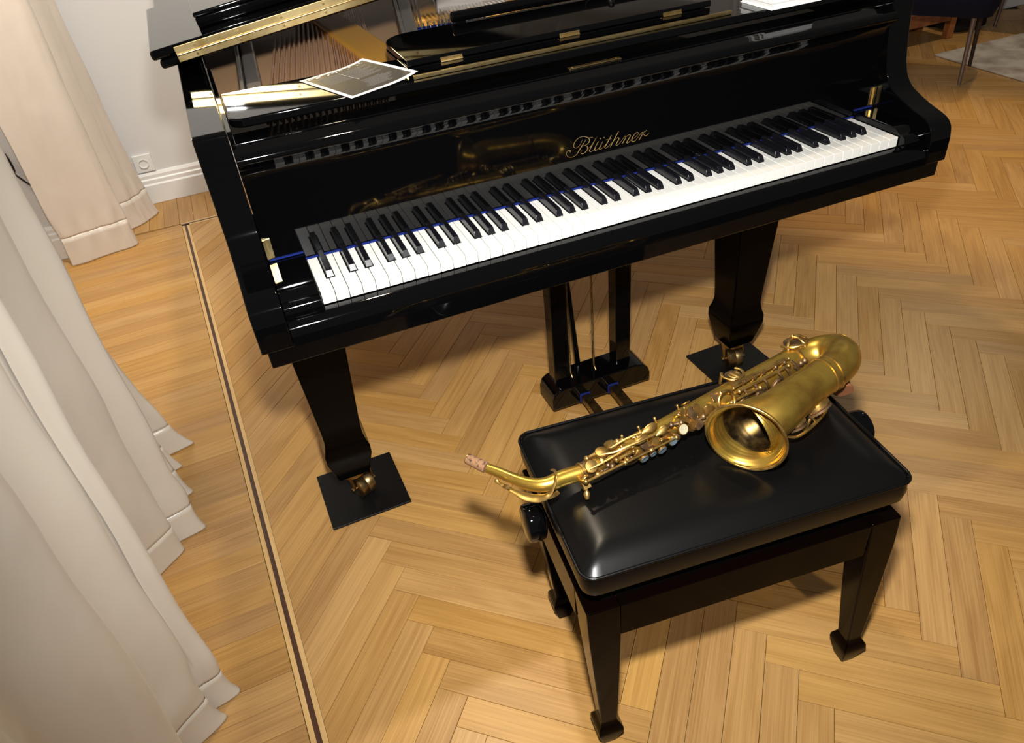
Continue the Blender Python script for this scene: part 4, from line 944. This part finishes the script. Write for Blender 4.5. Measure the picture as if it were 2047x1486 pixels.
# lower stack levers lying between body and bell
arm_([(0.290, 0.0120, 0.009), (0.340, 0.0125, 0.010), (0.400, 0.0130, 0.010)], 0.0045, 0.0030, 'side_lever', 'sax_key', 0.35)
rod([(0.286, 0.0075, 0.012), (0.345, 0.0090, 0.012), (0.405, 0.0100, 0.011)], 0.0016)
rod([(0.292, -0.0010, 0.012), (0.345, -0.0010, 0.012), (0.396, -0.0005, 0.012)], 0.0022); rod([(0.27, -0.0105, 0.013), (0.33, -0.0110, 0.012)], 0.0026)
for s, w in ((0.300, -0.002), (0.322, -0.003), (0.342, -0.002), (0.372, -0.003), (0.388, -0.001), (0.406, 0.001)):
    arm_([(s, w + 0.004, 0.012), (s + 0.003, w - 0.006, 0.013), (s + 0.008, w - 0.015, 0.008)], 0.0020, 0.0024, 'key_arm', 'sax_dark')
for s, w in ((0.312, 0.006), (0.332, 0.0055), (0.352, 0.006), (0.376, 0.005), (0.395, 0.0055)):
    b = MB(); p, n = onb(s, w, -0.001); b.tube([p, p + n * 0.009], 0.0026, 8); b.ball(p + n * 0.010, 0.0042, 8); sp(b, 'post', 'sax_dark')
for s, w in ((0.414, -0.006), (0.424, -0.005), (0.433, -0.004)):
    b = MB(); p, n = onb(s, w, 0.0); b.ball(p + n * 0.006, 0.0055, 10); sp(b, 'post', 'sax_dark')
cup(0.300, -0.017, 0.0140, 0.006, m='sax_dark'); cup(0.336, -0.018, 0.0140, 0.006, m='sax_dark'); cup(0.372, -0.018, 0.0145, 0.006, m='sax_dark')
# pierced guards standing off the far side of the tube, with their pads
def far_pad(s, r, tilt, side=1, base_w=1.0):
    p = S(s, R_body(s) * base_w * 0.95, 0.004); n = (SW * math.cos(tilt) + SM * math.sin(tilt)).normalized()
    b = MB(); b.lathe([(0, r * 0.8), (0.006, r * 0.8), (0.006, r), (0.0095, r), (0.0095, r * 0.2)], p, n, 28, True); c = sp(b, 'low_key_cup', 'sax_dark', 35)
    b = MB(); b.lathe([(0.0045, r * 0.82), (0.0045, r * 0.96), (0.0059, r * 0.96), (0.0059, r * 0.82)], p, n, 28); sp(b, 'pad', 'pad', 35, c); return p, n
p, n = far_pad(0.312, 0.0130, 0.75)
sdv = SU.cross(n).normalized()
def arc(c, ax_, ay_, r, a0, a1, k=18): return [c + (ax_ * math.cos(a0 + (a1 - a0) * i / k) + ay_ * math.sin(a0 + (a1 - a0) * i / k)) * r for i in range(k + 1)]
g = p + n * 0.012
b = MB(); b.tube(arc(g, SU, sdv, 0.0175, -0.6, PI + 0.9), 0.0026, 8, True, 0.5, n); b.tube(arc(g + sdv * 0.004, SU, sdv, 0.0085, -0.4, PI + 0.7, 12), 0.0024, 8, True, 0.5, n)
b.tube([g + sdv * 0.017, g + sdv * 0.006, g - sdv * 0.004], [0.004, 0.0055, 0.003], 8, True, 0.35, n); b.tube([g - SU * 0.014 - sdv * 0.010, p - SU * 0.016 - sdv * 0.012 - n * 0.006], 0.0026, 8); b.tube([g + SU * 0.016 - sdv * 0.008, p + SU * 0.018 - sdv * 0.012 - n * 0.006], 0.0026, 8); sp(b, 'key_guard', 'sax_key')
p, n = far_pad(0.452, 0.0165, 0.55, 1, 1.0); sdv = SU.cross(n).normalized(); g = p + n * 0.014
b = MB()
for a0 in (0.15, PI / 2 - 0.1, PI - 0.35):
    dirv = SU * math.cos(a0) + sdv * math.sin(a0)
    b.tube([p + dirv * 0.023 - n * 0.004, p + dirv * 0.022 + n * 0.008, p + dirv * 0.012 + n * 0.0155, g + n * 0.003], [0.0028, 0.0022, 0.0022, 0.0026], 8)
b.tube(arc(p + n * 0.007, SU, sdv, 0.0225, -0.3, PI + 0.3), 0.0022, 8); b.ball(g + n * 0.003, 0.0045); sp(b, 'key_guard', 'sax_key')
# low B and B-flat pads on the near side of the bell with their wire guard
pads = []
for q, r, nn in ((AT(1583, 842, 0.575), 0.0195, None), (AT(1630, 810, 0.580), 0.0205, None)):
    # nearest point of the bell axis
    c = min((p for p, d in fine), key=lambda p: (p - q).length); n = (q - c).normalized(); pads.append((q, n, r))
    b = MB(); b.lathe([(-0.012, r * 0.85), (0.000, r * 0.85), (0.000, r), (0.0055, r), (0.0055, r * 0.9)], q, n, 30, True); cc = sp(b, 'low_key_cup', 'sax_key', 35)
    b = MB(); b.lathe([(0.0057, r * 0.90), (0.0075, r * 0.86), (0.0075, r * 0.1)], q, n, 30, True); sp(b, 'pad', 'pad', 35, cc)
    b = MB(); b.lathe([(0.008, r * 0.94), (0.008, r * 1.02), (0.0115, r * 1.02), (0.013, r * 0.3), (0.013, 0.001)], q, n, 30, True); sp(b, 'low_key_lid', 'sax_dark', 35, cc)
gd = [AT(*q) for q in ((1562, 868, 0.563), (1580, 874, 0.556), (1596, 872, 0.552), (1614, 860, 0.552), (1634, 842, 0.553), (1650, 822, 0.556), (1655, 804, 0.562), (1650, 792, 0.570))]
P = spline(gd, 5); b = MB(); b.tube(P, 0.0028, 8, True, 0.6); sp(b, 'bell_key_guard', 'sax_key')
b = MB(); g1 = spline([AT(1623, 790, 0.590), AT(1621, 806, 0.583), AT(1620, 826, 0.572), AT(1618, 842, 0.562), AT(1606, 862, 0.553)], 5); b.tube(g1, 0.0022, 8)
g1 = spline([AT(1620, 824, 0.572), AT(1625, 836, 0.562), AT(1631, 843, 0.554)], 4); b.tube(g1, 0.002, 8); b.tube([AT(1616, 810, 0.585), AT(1621, 801, 0.585)], 0.002, 8); sp(b, 'bell_key_guard', 'sax_key')
# low C pad under the bow
q = AT(1684, 777, 0.562); c = MC + SU * 0.055; n = (q - c).normalized(); b = MB(); b.lathe([(-0.012, 0.014), (0, 0.014), (0, 0.016), (0.005, 0.016), (0.005, 0.002)], q, n, 26, True); cc = sp(b, 'low_key_cup', 'pad', 35)

# ------------------------------------------------------------------ furniture at the far right
rg = MB(); A0, A1, A2 = V(3.660, 2.072), V(3.649, 1.470), V(4.60, 2.26); 
e1, e2 = (V(3.649, 1.499) - A0), (V(4.326, 2.075) - A0); e1 = e1.normalized(); e2 = e2.normalized()
q = [A0, A0 + e1 * 1.6, A0 + e1 * 1.6 + e2 * 2.1, A0 + e2 * 2.1]
rg.prism([(p.x - A0.x, p.y - A0.y) for p in q], 0.0006, 0.010, 'z'); o = rg.build('rug', M['rug'], None, None, 0.004); o.location = (A0.x, A0.y, 0); tag(o, 'pale grey beige patterned rug on the parquet at the far right', 'rug')

def chair(loc, rz, label):
    t = thing('upholstered_chair', label, 'chair', loc, rz)
    for x, y, m in ((0, 0, 'chair_leg'), (0.315, 0, 'chair_leg_dark'), (0.03, 0.42, 'chair_leg'), (0.315, 0.42, 'chair_leg_dark')):
        b = MB(); b.tube([(x, y, 0.0105), (x + (0.158 - x) * 0.05, y + (0.21 - y) * 0.05, 0.335)], [0.009, 0.012], 12); b.build('leg', M[m], t, 60)
    b = MB(); b.loft([[V(v.x + 0.158, v.y + 0.21, v.z) for v in rrect(hx_, hy_, 0.06, z)] for z, hx_, hy_ in ((0.328, 0.20, 0.25), (0.335, 0.225, 0.275), (0.38, 0.24, 0.29), (0.44, 0.24, 0.29), (0.47, 0.22, 0.27), (0.475, 0.19, 0.24))]); b.build('seat', M['navy'], t, 50)
    b = MB(); b.loft([[V(v.x + 0.158, v.y + 0.47 + (z - 0.4) * 0.18, v.z) for v in rrect(hx_, hy_, 0.03, z)] for z, hx_, hy_ in ((0.40, 0.20, 0.035), (0.48, 0.235, 0.040), (0.78, 0.235, 0.036), (0.84, 0.22, 0.03), (0.86, 0.18, 0.015))]); b.build('backrest', M['navy'], t, 50)
    return t
chair((3.374, 1.637, 0), math.atan2(0.178, 0.26), 'navy upholstered chair with thin bronze legs beside the rug corner')
chair((4.294, 2.249, 0.0), -1.2, 'navy chair standing behind the rug close to the far wall')
t = thing('low_wooden_bench', 'low orange brown wooden bench under the navy chair by the wall', 'bench', (3.5, 2.40, 0))
b = MB(); b.box((-0.52, -0.14, 0.150), (0.50, 0.13, 0.175)); b.build('seat', M['orange_wood'], t, None, 0.003)
b = MB(); b.box((-0.47, -0.130, 0.100), (0.46, -0.112, 0.1495)); b.build('rail', M['orange_wood'], t, None, 0.002)
for x in (-0.50, 0.45):
    for y in (-0.135, 0.085):
        b = MB(); b.box((x, y, 0.0005), (x + 0.045, y + 0.04, 0.1495)); b.build('leg', M['orange_wood'], t, None, 0.003)
t = thing('cloth_bag', 'black cloth bag slumped on the floor between the wooden bench and chair', 'bag', (4.18, 2.40, 0))
b = MB(); b.loft([rrect(hx_, hy_, min(hx_, hy_) * 0.6, z) for z, hx_, hy_ in ((0.001, 0.10, 0.08), (0.02, 0.13, 0.11), (0.12, 0.13, 0.11), (0.24, 0.115, 0.09), (0.30, 0.09, 0.05), (0.31, 0.06, 0.02))]); b.build('bag_body', M['black_cloth'], t, 60)
b = MB(); b.tube(spline([V(-0.06, 0, 0.305), V(-0.055, 0, 0.38), V(0, 0, 0.42), V(0.055, 0, 0.38), V(0.06, 0, 0.305)], 5), 0.008, 8); b.build('handle', M['black_cloth'], t, 60)
